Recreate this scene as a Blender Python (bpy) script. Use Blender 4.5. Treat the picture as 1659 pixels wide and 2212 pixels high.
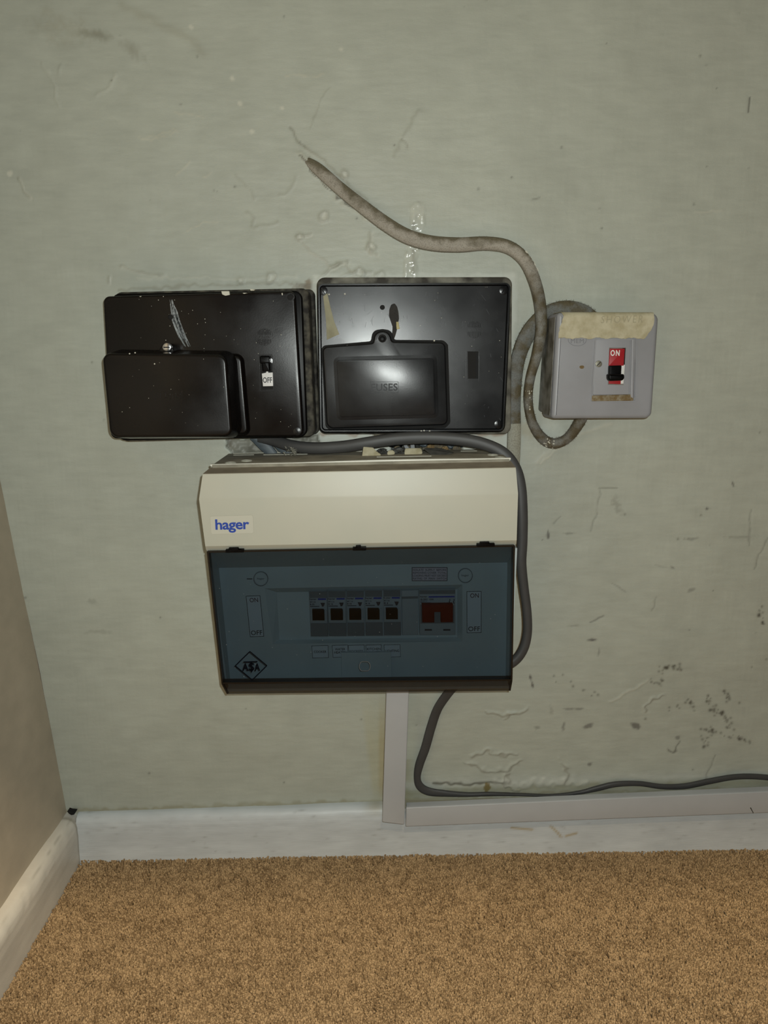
import bpy, bmesh, math, random
import numpy as np
from mathutils import Vector, Matrix

for o in list(bpy.data.objects):
    bpy.data.objects.remove(o)
scene = bpy.context.scene
COL = scene.collection
random.seed(7)
rng = np.random.default_rng(7)

# ------------------------------------------------------------------ camera
IMG_W, IMG_H, FPX = 1659, 2212, 1550.0
DIST = 0.794                       # camera to back wall
PITCH = math.atan(306 / FPX)
YAW = math.atan(0.0255 * math.cos(PITCH))
CAM_H = 0.5822
cam_data = bpy.data.cameras.new('camera')
cam = bpy.data.objects.new('camera', cam_data)
COL.objects.link(cam)
cam.location = (0, -DIST, CAM_H)
cam.rotation_euler = (math.pi / 2 - PITCH, 0, -YAW)
cam_data.sensor_fit = 'HORIZONTAL'
cam_data.sensor_width = 36
cam_data.lens = FPX * 36 / IMG_W
cam_data.clip_start = 0.01
scene.camera = cam

# ------------------------------------------------------------------ light
scene.view_settings.view_transform = 'Standard'
scene.view_settings.look = 'None'
scene.view_settings.gamma = 1
scene.view_settings.exposure = 0.0
scene.view_settings.use_curve_mapping = False
world = bpy.data.worlds.new('world')
scene.world = world
world.use_nodes = True
world.node_tree.nodes['Background'].inputs[0].default_value = (1.0, 0.80, 0.58, 1)
world.node_tree.nodes['Background'].inputs[1].default_value = 0.075


def lamp(name, kind, loc, energy, color, size, rot=(0, 0, 0)):
    l = bpy.data.lights.new(name, kind)
    l.energy = energy
    l.color = color
    if kind == 'AREA':
        l.size = size
    else:
        l.shadow_soft_size = size
    o = bpy.data.objects.new(name, l)
    o.location = loc
    o.rotation_euler = rot
    COL.objects.link(o)
    return o


# the phone's flash beside the lens
lamp('flash', 'POINT', (0.018, -DIST - 0.004, CAM_H + 0.020), 11.8, (0.945, 1.0, 0.96), 0.004)
# the room's warm lamp, behind and above the photographer
lamp('ceiling_lamp', 'AREA', (0.25, -1.6, 2.2), 42.0, (1.0, 0.74, 0.46), 0.07, (math.radians(20), 0, 0))

# ------------------------------------------------------------------ pixel -> world helpers
FW = Vector((math.sin(YAW) * math.cos(PITCH), math.cos(YAW) * math.cos(PITCH), -math.sin(PITCH)))
RT = Vector((math.cos(YAW), -math.sin(YAW), 0))
UP = RT.cross(FW)
CAMP = Vector((0, -DIST, CAM_H))


class Plane:
    """y = y0 + k*(z-z0): where a flat front stands in the room"""
    def __init__(s, y0, k=0.0, z0=0.0):
        s.y0, s.k, s.z0 = y0, k, z0

    def y(s, z):
        return s.y0 + s.k * (z - s.z0)

    def off(s, d):
        return Plane(s.y0 + d, s.k, s.z0)


def P(y0, k=0.0, z0=0.0):
    return Plane(y0, k, z0)


def at(px, py, pl):
    if not isinstance(pl, Plane):
        pl = Plane(pl)
    d = FW + RT * ((px - 829.5) / FPX) - UP * ((py - 1106) / FPX)
    t = (pl.y0 + pl.k * (CAMP.z - pl.z0) - CAMP.y) / (d.y - pl.k * d.z)
    return CAMP + d * t


def proj(x, y, z):
    """world -> picture measure, used to lay the wall's wear out"""
    vx, vy, vz = x, y + DIST, z - CAM_H
    zc = vx * FW.x + vy * FW.y + vz * FW.z
    return (829.5 + FPX * (vx * RT.x + vy * RT.y + vz * RT.z) / zc,
            1106 - FPX * (vx * UP.x + vy * UP.y + vz * UP.z) / zc)


def lin(c):
    r = []
    for v in c[:3]:
        v = v / 255.0
        r.append(v / 12.92 if v <= 0.04045 else ((v + 0.055) / 1.055) ** 2.4)
    return tuple(r) + (1.0,)


# ------------------------------------------------------------------ materials
MATS = {}


def mat(name, col, rough=0.5, metal=0.0, spec=0.5, var=0.0, vscale=60, bump=0.0, bscale=300, col2=None, coat=0.0, thresh=(0.4, 0.7), rvar=0.0):
    if name in MATS:
        return MATS[name]
    m = bpy.data.materials.new(name)
    m.use_nodes = True
    nt = m.node_tree
    b = nt.nodes['Principled BSDF']
    c = lin(col)
    b.inputs['Base Color'].default_value = c
    b.inputs['Roughness'].default_value = rough
    b.inputs['Metallic'].default_value = metal
    b.inputs['Specular IOR Level'].default_value = spec
    b.inputs['Coat Weight'].default_value = coat
    tc = nt.nodes.new('ShaderNodeTexCoord')
    if var > 0 or col2:
        n = nt.nodes.new('ShaderNodeTexNoise')
        n.inputs['Scale'].default_value = vscale
        n.inputs['Detail'].default_value = 5
        nt.links.new(tc.outputs['Object'], n.inputs['Vector'])
        r = nt.nodes.new('ShaderNodeValToRGB')
        c2 = lin(col2) if col2 else tuple(v * (1 - var) for v in c[:3]) + (1,)
        r.color_ramp.elements[0].position = thresh[0]
        r.color_ramp.elements[1].position = thresh[1]
        r.color_ramp.elements[0].color = c
        r.color_ramp.elements[1].color = c2
        nt.links.new(n.outputs['Fac'], r.inputs['Fac'])
        nt.links.new(r.outputs['Color'], b.inputs['Base Color'])
    if rvar > 0:
        n3 = nt.nodes.new('ShaderNodeTexNoise')
        n3.inputs['Scale'].default_value = 25
        n3.inputs['Detail'].default_value = 6
        nt.links.new(tc.outputs['Object'], n3.inputs['Vector'])
        mr = nt.nodes.new('ShaderNodeMapRange')
        mr.inputs['From Min'].default_value = 0.3
        mr.inputs['From Max'].default_value = 0.7
        mr.inputs['To Min'].default_value = rough - rvar
        mr.inputs['To Max'].default_value = rough + rvar
        nt.links.new(n3.outputs['Fac'], mr.inputs['Value'])
        nt.links.new(mr.outputs[0], b.inputs['Roughness'])
    if bump > 0:
        n2 = nt.nodes.new('ShaderNodeTexNoise')
        n2.inputs['Scale'].default_value = bscale
        n2.inputs['Detail'].default_value = 4
        nt.links.new(tc.outputs['Object'], n2.inputs['Vector'])
        bp = nt.nodes.new('ShaderNodeBump')
        bp.inputs['Strength'].default_value = bump
        bp.inputs['Distance'].default_value = 0.0005
        nt.links.new(n2.outputs['Fac'], bp.inputs['Height'])
        nt.links.new(bp.outputs['Normal'], b.inputs['Normal'])
    MATS[name] = m
    return m


def smoked(name, tint, rough=0.08, spec=0.5):
    m = bpy.data.materials.new(name)
    m.use_nodes = True
    nt = m.node_tree
    nt.nodes.remove(nt.nodes['Principled BSDF'])
    out = nt.nodes['Material Output']
    t = nt.nodes.new('ShaderNodeBsdfTransparent')
    t.inputs[0].default_value = tuple(tint) + (1,)
    g = nt.nodes.new('ShaderNodeBsdfGlossy')
    g.inputs['Roughness'].default_value = rough
    f = nt.nodes.new('ShaderNodeFresnel')
    f.inputs['IOR'].default_value = 1.45
    mul = nt.nodes.new('ShaderNodeMath')
    mul.operation = 'MULTIPLY'
    mul.inputs[1].default_value = spec
    nt.links.new(f.outputs[0], mul.inputs[0])
    mx = nt.nodes.new('ShaderNodeMixShader')
    nt.links.new(mul.outputs[0], mx.inputs[0])
    nt.links.new(t.outputs[0], mx.inputs[1])
    nt.links.new(g.outputs[0], mx.inputs[2])
    nt.links.new(mx.outputs[0], out.inputs['Surface'])
    return m


def attr_mat(name, rough, bumps, gloss=False, mott=0.0, mscale=(9, 9, 9)):
    """albedo from the painted attribute 'Col', fine relief from noise"""
    m = bpy.data.materials.new(name)
    m.use_nodes = True
    nt = m.node_tree
    b = nt.nodes['Principled BSDF']
    a = nt.nodes.new('ShaderNodeAttribute')
    a.attribute_name = 'Col'
    tc = nt.nodes.new('ShaderNodeTexCoord')
    src = a.outputs['Color']
    if mott > 0:
        mp = nt.nodes.new('ShaderNodeMapping')
        mp.inputs['Scale'].default_value = mscale
        nt.links.new(tc.outputs['Object'], mp.inputs['Vector'])
        n = nt.nodes.new('ShaderNodeTexNoise')
        n.inputs['Scale'].default_value = 1
        n.inputs['Detail'].default_value = 8
        nt.links.new(mp.outputs[0], n.inputs['Vector'])
        mr = nt.nodes.new('ShaderNodeMapRange')
        mr.inputs['From Min'].default_value = 0.3
        mr.inputs['From Max'].default_value = 0.7
        mr.inputs['To Min'].default_value = 1 - mott
        mr.inputs['To Max'].default_value = 1 + mott
        nt.links.new(n.outputs['Fac'], mr.inputs['Value'])
        mm = nt.nodes.new('ShaderNodeVectorMath')
        mm.operation = 'SCALE'
        nt.links.new(src, mm.inputs[0])
        nt.links.new(mr.outputs[0], mm.inputs['Scale'])
        src = mm.outputs[0]
    nt.links.new(src, b.inputs['Base Color'])
    b.inputs['Roughness'].default_value = rough
    if gloss:
        mr2 = nt.nodes.new('ShaderNodeMapRange')
        mr2.inputs['To Min'].default_value = rough
        mr2.inputs['To Max'].default_value = 0.12
        nt.links.new(a.outputs['Alpha'], mr2.inputs['Value'])
        nt.links.new(mr2.outputs[0], b.inputs['Roughness'])
    prev = None
    for (sc, st, dist) in bumps:
        mp = nt.nodes.new('ShaderNodeMapping')
        mp.inputs['Scale'].default_value = sc
        nt.links.new(tc.outputs['Object'], mp.inputs['Vector'])
        n = nt.nodes.new('ShaderNodeTexNoise')
        n.inputs['Scale'].default_value = 1
        n.inputs['Detail'].default_value = 4
        nt.links.new(mp.outputs[0], n.inputs['Vector'])
        bp = nt.nodes.new('ShaderNodeBump')
        bp.inputs['Strength'].default_value = st
        bp.inputs['Distance'].default_value = dist
        nt.links.new(n.outputs['Fac'], bp.inputs['Height'])
        if prev:
            nt.links.new(prev, bp.inputs['Normal'])
        prev = bp.outputs['Normal']
    nt.links.new(prev, b.inputs['Normal'])
    return m


M_BAKE = mat('brown_black_bakelite', (13, 9, 8), 0.27, spec=0.3, var=0.35, vscale=30, bump=0.05, bscale=700, rvar=0.07)
M_BAKE2 = mat('worn_black_bakelite', (13, 15, 18), 0.26, spec=0.42, var=0.5, vscale=45, bump=0.07, bscale=1800, rvar=0.045)
M_BAKE_EDGE = mat('glossy_black_bakelite', (7, 6, 6), 0.35, spec=0.12)
M_DIRTY = mat('dusty_dark_bakelite', (86, 83, 72), 0.8, col2=(34, 31, 27), vscale=120, bump=0.5, bscale=400, thresh=(0.35, 0.6))
M_PAINTED = mat('paint_smeared_base', (132, 130, 118), 0.7, col2=(52, 48, 41), vscale=45, bump=0.5, bscale=300, thresh=(0.38, 0.62))
M_HOLE = mat('dark_recess', (6, 6, 6), 0.8)
M_GREY = mat('grey_plastic', (150, 152, 158), 0.42, var=0.12, vscale=20, col2=(140, 142, 146))
M_GREY_DIRTY = mat('dirty_grey_plastic', (128, 127, 122), 0.6, col2=(72, 68, 56), vscale=70, thresh=(0.4, 0.68))
M_BROWN_DIRT = mat('brown_grime', (112, 94, 62), 0.85, col2=(140, 132, 112), vscale=260, thresh=(0.4, 0.65), bump=0.5)
M_RED = mat('red_rocker', (160, 28, 36), 0.45)
M_BLACK = mat('black_plastic', (9, 9, 10), 0.4, spec=0.12)
M_WHITE = mat('white_print', (225, 225, 222), 0.5)
M_WHITE_LABEL = mat('white_label', (222, 222, 222), 0.5)
M_INK = mat('black_ink', (18, 18, 22), 0.5)
M_BLUE = mat('blue_ink', (22, 62, 158), 0.45)
M_CREAM = mat('cream_plastic', (184, 182, 167), 0.42, col2=(176, 177, 164), vscale=12, thresh=(0.35, 0.7))
M_CREAM2 = mat('cream_sticker', (190, 189, 176), 0.35)
M_TOPGREY = mat('dusty_cream_plastic', (172, 166, 150), 0.75, col2=(140, 135, 120), vscale=50, bump=0.3)
M_PANEL = mat('grey_white_panel', (186, 198, 200), 0.5, var=0.08, vscale=14)
M_MODULE = mat('pale_grey_module', (158, 168, 172), 0.45)
M_MODULE_D = mat('mid_grey_module', (110, 118, 122), 0.5)
M_PRINTD = mat('dark_print', (40, 48, 62), 0.5)
M_TAPE = mat('masking_tape', (152, 150, 126), 0.75, col2=(136, 133, 110), vscale=90, bump=0.5, bscale=500)
M_TAPE2 = mat('aged_masking_tape', (190, 184, 158), 0.75, col2=(168, 160, 130), vscale=120, bump=0.5, bscale=600)
M_CABLE_DK = mat('dark_grey_sheath', (68, 68, 68), 0.5, var=0.12, vscale=60)
M_CABLE_BL = mat('blue_grey_sheath', (84, 94, 100), 0.5, col2=(62, 70, 76), vscale=200)
M_TRUNK = mat('white_pvc', (182, 185, 188), 0.45, var=0.05, vscale=25)
M_CHROME = mat('bright_screw_metal', (200, 200, 200), 0.22, metal=1.0)
M_STEEL = mat('dull_screw_metal', (150, 148, 135), 0.5, metal=0.7, var=0.4, vscale=400)
M_CHIP = mat('white_paint_chip', (205, 204, 190), 0.6, bump=0.5)
M_RUBBLE = mat('rubble', (134, 120, 94), 0.9, col2=(84, 82, 76), vscale=160, bump=0.9, bscale=300)
M_DUST = mat('grey_dust_fluff', (150, 148, 136), 1.0, col2=(96, 95, 86), vscale=500)
M_HAIR = mat('dust_hair', (72, 64, 48), 0.9)
M_LABELDK = mat('dark_grey_card', (70, 70, 66), 0.6, var=0.4, vscale=200)
M_SMOKE = smoked('smoked_clear_plastic', (0.545, 0.59, 0.62), 0.12, 0.35)
M_SMOKE_B = smoked('smoked_clear_lip', (0.58, 0.59, 0.6), 0.25, 0.4)
M_FROST = smoked('frosted_patch', (0.93, 0.92, 0.9), 0.4, 0.8)


def cable_mat(name, base, dust, amount=0.5, low=None):
    """plastic sheath with dust and grime caught along its upper side"""
    m = bpy.data.materials.new(name)
    m.use_nodes = True
    nt = m.node_tree
    b = nt.nodes['Principled BSDF']
    b.inputs['Roughness'].default_value = 0.62
    tc = nt.nodes.new('ShaderNodeTexCoord')
    n = nt.nodes.new('ShaderNodeTexNoise')
    n.inputs['Scale'].default_value = 70
    n.inputs['Detail'].default_value = 6
    nt.links.new(tc.outputs['Object'], n.inputs['Vector'])
    n2 = nt.nodes.new('ShaderNodeTexNoise')
    n2.inputs['Scale'].default_value = 900
    nt.links.new(tc.outputs['Object'], n2.inputs['Vector'])
    g = nt.nodes.new('ShaderNodeNewGeometry')
    sx = nt.nodes.new('ShaderNodeSeparateXYZ')
    nt.links.new(g.outputs['Normal'], sx.inputs[0])
    ad = nt.nodes.new('ShaderNodeMath')
    ad.operation = 'MULTIPLY_ADD'
    ad.inputs[1].default_value = 0.4
    nt.links.new(sx.outputs['Z'], ad.inputs[0])
    nt.links.new(n.outputs['Fac'], ad.inputs[2])
    r = nt.nodes.new('ShaderNodeValToRGB')
    r.color_ramp.elements[0].position = 0.62 - amount * 0.3
    r.color_ramp.elements[1].position = 0.85 - amount * 0.3
    r.color_ramp.elements[0].color = lin(base)
    r.color_ramp.elements[1].color = lin(dust)
    nt.links.new(ad.outputs[0], r.inputs['Fac'])
    colsock = r.outputs['Color']
    if low:
        rb = nt.nodes.new('ShaderNodeValToRGB')
        rb.color_ramp.elements[0].position = 0.42
        rb.color_ramp.elements[1].position = 0.58
        rb.color_ramp.elements[0].color = lin(low[0])
        rb.color_ramp.elements[1].color = lin(low[1])
        nt.links.new(n.outputs['Fac'], rb.inputs['Fac'])
        sp = nt.nodes.new('ShaderNodeSeparateXYZ')
        nt.links.new(g.outputs['Position'], sp.inputs[0])
        mz = nt.nodes.new('ShaderNodeMapRange')
        mz.inputs['From Min'].default_value = 0.695
        mz.inputs['From Max'].default_value = 0.655
        nt.links.new(sp.outputs['Z'], mz.inputs['Value'])
        mc = nt.nodes.new('ShaderNodeMix')
        mc.data_type = 'RGBA'
        nt.links.new(mz.outputs[0], mc.inputs[0])
        nt.links.new(colsock, mc.inputs[6])
        nt.links.new(rb.outputs['Color'], mc.inputs[7])
        colsock = mc.outputs[2]
    mx = nt.nodes.new('ShaderNodeMix')
    mx.data_type = 'RGBA'
    mx.blend_type = 'MULTIPLY'
    mx.inputs[0].default_value = 0.5
    r2 = nt.nodes.new('ShaderNodeValToRGB')
    r2.color_ramp.elements[0].position = 0.35
    r2.color_ramp.elements[1].position = 0.55
    r2.color_ramp.elements[0].color = (0.45, 0.42, 0.38, 1)
    nt.links.new(n2.outputs['Fac'], r2.inputs['Fac'])
    nt.links.new(colsock, mx.inputs[6])
    nt.links.new(r2.outputs['Color'], mx.inputs[7])
    nt.links.new(mx.outputs[2], b.inputs['Base Color'])
    bp = nt.nodes.new('ShaderNodeBump')
    bp.inputs['Strength'].default_value = 0.4
    bp.inputs['Distance'].default_value = 0.0005
    nt.links.new(n2.outputs['Fac'], bp.inputs['Height'])
    nt.links.new(bp.outputs['Normal'], b.inputs['Normal'])
    return m


M_CABLE_A = cable_mat('grey_sheath_dusty', (160, 155, 144), (108, 102, 84), 0.5, ((118, 118, 112), (88, 80, 60)))
M_CABLE_A2 = cable_mat('grey_sheath_grimy', (112, 114, 110), (92, 86, 64), 0.65, ((112, 114, 110), (90, 82, 60)))
M_CABLE_P = cable_mat('painted_sheath', (160, 160, 146), (120, 116, 96), 0.1)


# ------------------------------------------------------------------ object helpers
def thing(name, label, cat, loc=(0, 0, 0), group=None):
    o = bpy.data.objects.new(name, None)
    o.empty_display_size = 0.02
    o.location = loc
    COL.objects.link(o)
    o['label'] = label
    o['category'] = cat
    if group:
        o['group'] = group
    return o


def tag(o, label, cat, group=None):
    o['label'] = label
    o['category'] = cat
    if group:
        o['group'] = group
    return o


def org(parent):
    v = Vector((0, 0, 0))
    while parent is not None:
        v = v + parent.location
        parent = parent.parent
    return v


def mk(name, verts, faces, m, parent=None, smooth=True, angle=35, label=None, origin=None):
    L = org(parent)
    if parent is None and origin is not None:
        L = Vector(origin)
    me = bpy.data.meshes.new(name)
    me.from_pydata([tuple(Vector(v) - L) for v in verts], [], faces)
    bm = bmesh.new()
    bm.from_mesh(me)
    bmesh.ops.recalc_face_normals(bm, faces=bm.faces)
    bm.to_mesh(me)
    bm.free()
    if smooth:
        me.shade_smooth()
        me.set_sharp_from_angle(angle=math.radians(angle))
    me.materials.append(m)
    o = bpy.data.objects.new(name, me)
    COL.objects.link(o)
    if parent is not None:
        o.parent = parent
    elif origin is not None:
        o.location = L
    if label:
        o['label'] = label
    return o


class MB:
    def __init__(s):
        s.v, s.f = [], []

    def add(s, v, f):
        n = len(s.v)
        s.v += [Vector(a) for a in v]
        s.f += [[i + n for i in q] for q in f]
        return s

    def build(s, name, m, parent=None, **k):
        return mk(name, s.v, s.f, m, parent, **k)


def fillet(pts, r, n=5):
    """round the corners of a 2D polygon; r a number or one per corner"""
    out = []
    N = len(pts)
    for i in range(N):
        p = Vector(pts[i])
        a = Vector(pts[i - 1])
        b = Vector(pts[(i + 1) % N])
        ri = r[i] if isinstance(r, (list, tuple)) else r
        if ri <= 0:
            out.append(p)
            continue
        la, lb = (a - p).length, (b - p).length
        ra = min(ri, la * 0.49)
        rb = min(ri, lb * 0.49)
        p0 = p + (a - p).normalized() * ra
        p1 = p + (b - p).normalized() * rb
        for k in range(n + 1):
            t = k / n
            # blend of quadratic Bezier, slightly fuller to resemble an arc
            w = 1.414 * 0.5
            den = (1 - t) ** 2 + 2 * w * t * (1 - t) + t * t
            out.append(((1 - t) ** 2 * p0 + 2 * w * t * (1 - t) * p + t * t * p1) / den)
    return out


def inset2(pts, d):
    N = len(pts)
    area = sum(pts[i].x * pts[(i + 1) % N].y - pts[(i + 1) % N].x * pts[i].y for i in range(N))
    s = 1 if area > 0 else -1
    out = []
    for i in range(N):
        a, p, b = pts[i - 1], pts[i], pts[(i + 1) % N]
        e1 = (p - a)
        e2 = (b - p)
        if e1.length < 1e-9:
            e1 = e2
        if e2.length < 1e-9:
            e2 = e1
        n1 = Vector((-e1.y, e1.x)).normalized() * s
        n2 = Vector((-e2.y, e2.x)).normalized() * s
        nn = n1 + n2
        nn = nn.normalized() if nn.length > 1e-6 else n1
        out.append(p + nn * d / max(0.5, nn.dot(n1)))
    return out


def outl(px, pl, r=0.0, n=5):
    """picture corners -> (x,z) outline on the plane, rounded by r metres"""
    pts = []
    for (a, b) in px:
        w = at(a, b, pl)
        pts.append(Vector((w.x, w.z)))
    return fillet(pts, r, n) if (isinstance(r, (list, tuple)) or r > 0) else pts


def prism(mb, pts, pl, depth, bev=0.001, seg=3, flare=0.0):
    """outline standing out to plane pl, running back by depth, front edge rounded"""
    if not isinstance(pl, Plane):
        pl = Plane(pl)
    rings = []
    rings.append([(p.x, pl.y(p.y) + depth, p.y) for p in (inset2(pts, -flare) if flare else pts)])
    if bev > 0:
        for k in range(seg + 1):
            a = k / seg * math.pi / 2
            q = inset2(pts, bev * (1 - math.cos(a)))
            rings.append([(p.x, pl.y(p.y) + bev * (1 - math.sin(a)), p.y) for p in q])
    else:
        rings.append([(p.x, pl.y(p.y), p.y) for p in pts])
    n = len(pts)
    v = [c for r in rings for c in r]
    f = []
    for k in range(len(rings) - 1):
        for i in range(n):
            j = (i + 1) % n
            f.append([k * n + i, k * n + j, (k + 1) * n + j, (k + 1) * n + i])
    f.append(list(range((len(rings) - 1) * n, len(rings) * n)))
    f.append(list(range(n))[::-1])
    mb.add(v, f)
    return mb


def slab(name, px, pl, depth, m, parent=None, r=0.0, bev=0.001, seg=3, n=5, flare=0.0, **k):
    if not isinstance(pl, Plane):
        pl = Plane(pl)
    mb = MB()
    prism(mb, outl(px, pl, r, n), pl, depth, bev, seg, flare)
    return mb.build(name, m, parent, **k)


def ring_outline(mb, pts, w, pl, depth):
    """a raised band following a closed outline"""
    inn = inset2(pts, w)
    n = len(pts)
    v = [(p.x, pl.y(p.y), p.y) for p in pts] + [(p.x, pl.y(p.y), p.y) for p in inn] + \
        [(p.x, pl.y(p.y) + depth, p.y) for p in pts] + [(p.x, pl.y(p.y) + depth, p.y) for p in inn]
    f = []
    for i in range(n):
        j = (i + 1) % n
        f += [[i, j, n + j, n + i], [2 * n + i, 3 * n + i, 3 * n + j, 2 * n + j],
              [i, 2 * n + i, 2 * n + j, j], [n + i, n + j, 3 * n + j, 3 * n + i]]
    mb.add(v, f)


def frame(name, px, pl, w, m, parent, r=0.0, depth=0.0003):
    if not isinstance(pl, Plane):
        pl = Plane(pl)
    mb = MB()
    ring_outline(mb, outl(px, pl, r), w, pl, depth)
    return mb.build(name, m, parent, smooth=False)


def circ_px(cx, cy, r, n=24, squash=1.0):
    return [(cx + r * math.cos(2 * math.pi * i / n), cy + r * squash * math.sin(2 * math.pi * i / n)) for i in range(n)]


def disc(name, cx, cy, r, pl, depth, m, parent, bev=0.0004, n=24, label=None):
    return slab(name, circ_px(cx, cy, r, n), pl, depth, m, parent, bev=bev, seg=2, label=label)


def rect(x0, y0, x1, y1):
    return [(x0, y0), (x1, y0), (x1, y1), (x0, y1)]


def text(name, s, px, pl, m, parent, bold=0.0, thick=0.0002, spacing=1.0, shear=0.0):
    """lettering filling the four picture corners (TL,TR,BR,BL) on a plane"""
    if not isinstance(pl, Plane):
        pl = Plane(pl)
    cu = bpy.data.curves.new(name, 'FONT')
    cu.body = s
    cu.size = 1
    cu.offset = bold
    cu.space_character = spacing
    cu.shear = shear
    cu.resolution_u = 3
    t = bpy.data.objects.new(name, cu)
    COL.objects.link(t)
    dg = bpy.context.evaluated_depsgraph_get()
    dg.update()
    me0 = t.evaluated_get(dg).to_mesh()
    vs = [v.co.copy() for v in me0.vertices]
    fs = [list(p.vertices) for p in me0.polygons]
    t.to_mesh_clear()
    bpy.data.objects.remove(t)
    bpy.data.curves.remove(cu)
    if not vs:
        return None
    x0 = min(v.x for v in vs); x1 = max(v.x for v in vs)
    y0 = min(v.y for v in vs); y1 = max(v.y for v in vs)
    tl, tr, br, bl = [at(a, b, pl) for a, b in px]
    n = len(vs)
    out = []
    for v in vs:
        u = (v.x - x0) / (x1 - x0)
        w = (v.y - y0) / max(1e-9, y1 - y0)
        out.append((bl * (1 - u) + br * u) * (1 - w) + (tl * (1 - u) + tr * u) * w)
    # give the letters a thin body: the front lifted off the surface, skirt behind
    front = [p + Vector((0, -thick, 0)) for p in out]
    edges = {}
    for q in fs:
        for i in range(len(q)):
            e = (q[i], q[(i + 1) % len(q)])
            k = tuple(sorted(e))
            edges[k] = None if k in edges else e
    faces = [q for q in fs]
    for k, e in edges.items():
        if e is not None:
            faces.append([e[0], e[1], e[1] + n, e[0] + n])
    return mk(name, front + out, faces, m, parent, smooth=False)


def sweep(ctrl, seg=10, sides=14):
    """ctrl: (px, py, y, half width, half thickness) ; returns verts, faces, centres"""
    pts = [(at(c[0], c[1], c[2]), c[3], c[4]) for c in ctrl]
    P_ = [pts[0]] + pts + [pts[-1]]
    path = []
    for i in range(1, len(P_) - 2):
        p0, p1, p2, p3 = P_[i - 1], P_[i], P_[i + 1], P_[i + 2]
        for k in range(seg):
            t = k / seg
            def cr(a, b, c, d):
                return 0.5 * ((2 * b) + (c - a) * t + (2 * a - 5 * b + 4 * c - d) * t * t + (3 * b - a - 3 * c + d) * t ** 3)
            path.append((cr(p0[0], p1[0], p2[0], p3[0]), cr(p0[1], p1[1], p2[1], p3[1]), cr(p0[2], p1[2], p2[2], p3[2])))
    path.append(pts[-1])
    v, f = [], []
    n = len(path)
    info = []
    for i, (c, a, b) in enumerate(path):
        T = (path[min(i + 1, n - 1)][0] - path[max(i - 1, 0)][0]).normalized()
        N = Vector((0, -1, 0))
        N = (N - T * N.dot(T)).normalized()
        B = T.cross(N)
        info.append((c, T, N, B, a, b))
        for k in range(sides):
            th = 2 * math.pi * k / sides
            cs, sn = math.cos(th), math.sin(th)
            ee = 0.8
            v.append(c + B * (a * math.copysign(abs(cs) ** ee, cs)) + N * (b * math.copysign(abs(sn) ** ee, sn)))
    for i in range(n - 1):
        for k in range(sides):
            k2 = (k + 1) % sides
            f.append([i * sides + k, i * sides + k2, (i + 1) * sides + k2, (i + 1) * sides + k])
    f.append(list(range(sides)))
    f.append(list(range((n - 1) * sides, n * sides))[::-1])
    return v, f, info


def fuzz(name, info, parent, count, lo=0.0, hi=1.0, side=None, ln=0.003):
    """loose dust hairs clinging to a cable"""
    v, f = [], []
    n = len(info)
    for _ in range(count):
        c, T, N, B, a, b = info[int((lo + (hi - lo) * random.random()) * (n - 1))]
        c = c + T * random.uniform(-0.003, 0.003)
        s = random.choice([-1, 1]) if side is None else side
        th = random.uniform(-0.3, 0.9)
        d = (B * s * math.cos(th) + N * math.sin(th)).normalized()
        p = c + B * s * a * math.cos(th) * 0.97 + N * b * math.sin(th) * 0.97
        L = ln * random.uniform(0.3, 1.0)
        w = T * 0.00009
        p1 = p + d * L * 0.5 + T * random.uniform(-1, 1) * L * 0.5
        p2 = p1 + d * L * 0.3 + T * random.uniform(-1, 1) * L * 0.7 + N * L * 0.2
        k = len(v)
        v += [p - w, p + w, p1 - w, p1 + w, p2]
        f += [[k, k + 1, k + 3, k + 2], [k + 2, k + 3, k + 4]]
    o = mk(name, v, f, M_HAIR, parent, smooth=False)
    o['kind'] = 'stuff'
    return o


# ------------------------------------------------------------------ noise for the wall
def vnoise(x, z, scale, seed, sx=1.0, sz=1.0):
    r = np.random.default_rng(seed)
    lat = r.random((256, 256)).astype(np.float32)
    u = (x + 3.0) / scale * sx
    w = (z + 3.0) / scale * sz
    i = np.floor(u).astype(int)
    j = np.floor(w).astype(int)
    a = u - i
    b = w - j
    a = a * a * (3 - 2 * a)
    b = b * b * (3 - 2 * b)
    g = lambda p, q: lat[p % 256, q % 256]
    return (g(i, j) * (1 - a) * (1 - b) + g(i + 1, j) * a * (1 - b) + g(i, j + 1) * (1 - a) * b + g(i + 1, j + 1) * a * b) - 0.5


def grid_mesh(name, X, Y, Z, C, m, flip=False):
    nr, nc = X.shape
    me = bpy.data.meshes.new(name)
    nv = nr * nc
    me.vertices.add(nv)
    co = np.stack([X, Y, Z], -1).astype(np.float32).reshape(-1)
    me.vertices.foreach_set('co', co)
    idx = np.arange(nv, dtype=np.int32).reshape(nr, nc)
    q = np.stack([idx[:-1, :-1], idx[:-1, 1:], idx[1:, 1:], idx[1:, :-1]], -1)
    if flip:
        q = q[..., ::-1]
    q = q.reshape(-1, 4)
    nf = len(q)
    me.loops.add(nf * 4)
    me.polygons.add(nf)
    me.polygons.foreach_set('loop_start', np.arange(nf, dtype=np.int32) * 4)
    me.loops.foreach_set('vertex_index', q.reshape(-1))
    me.update(calc_edges=True)
    at_ = me.color_attributes.new('Col', 'FLOAT_COLOR', 'POINT')
    at_.data.foreach_set('color', C.astype(np.float32).reshape(-1))
    me.shade_smooth()
    me.materials.append(m)
    o = bpy.data.objects.new(name, me)
    COL.objects.link(o)
    return o


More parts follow.
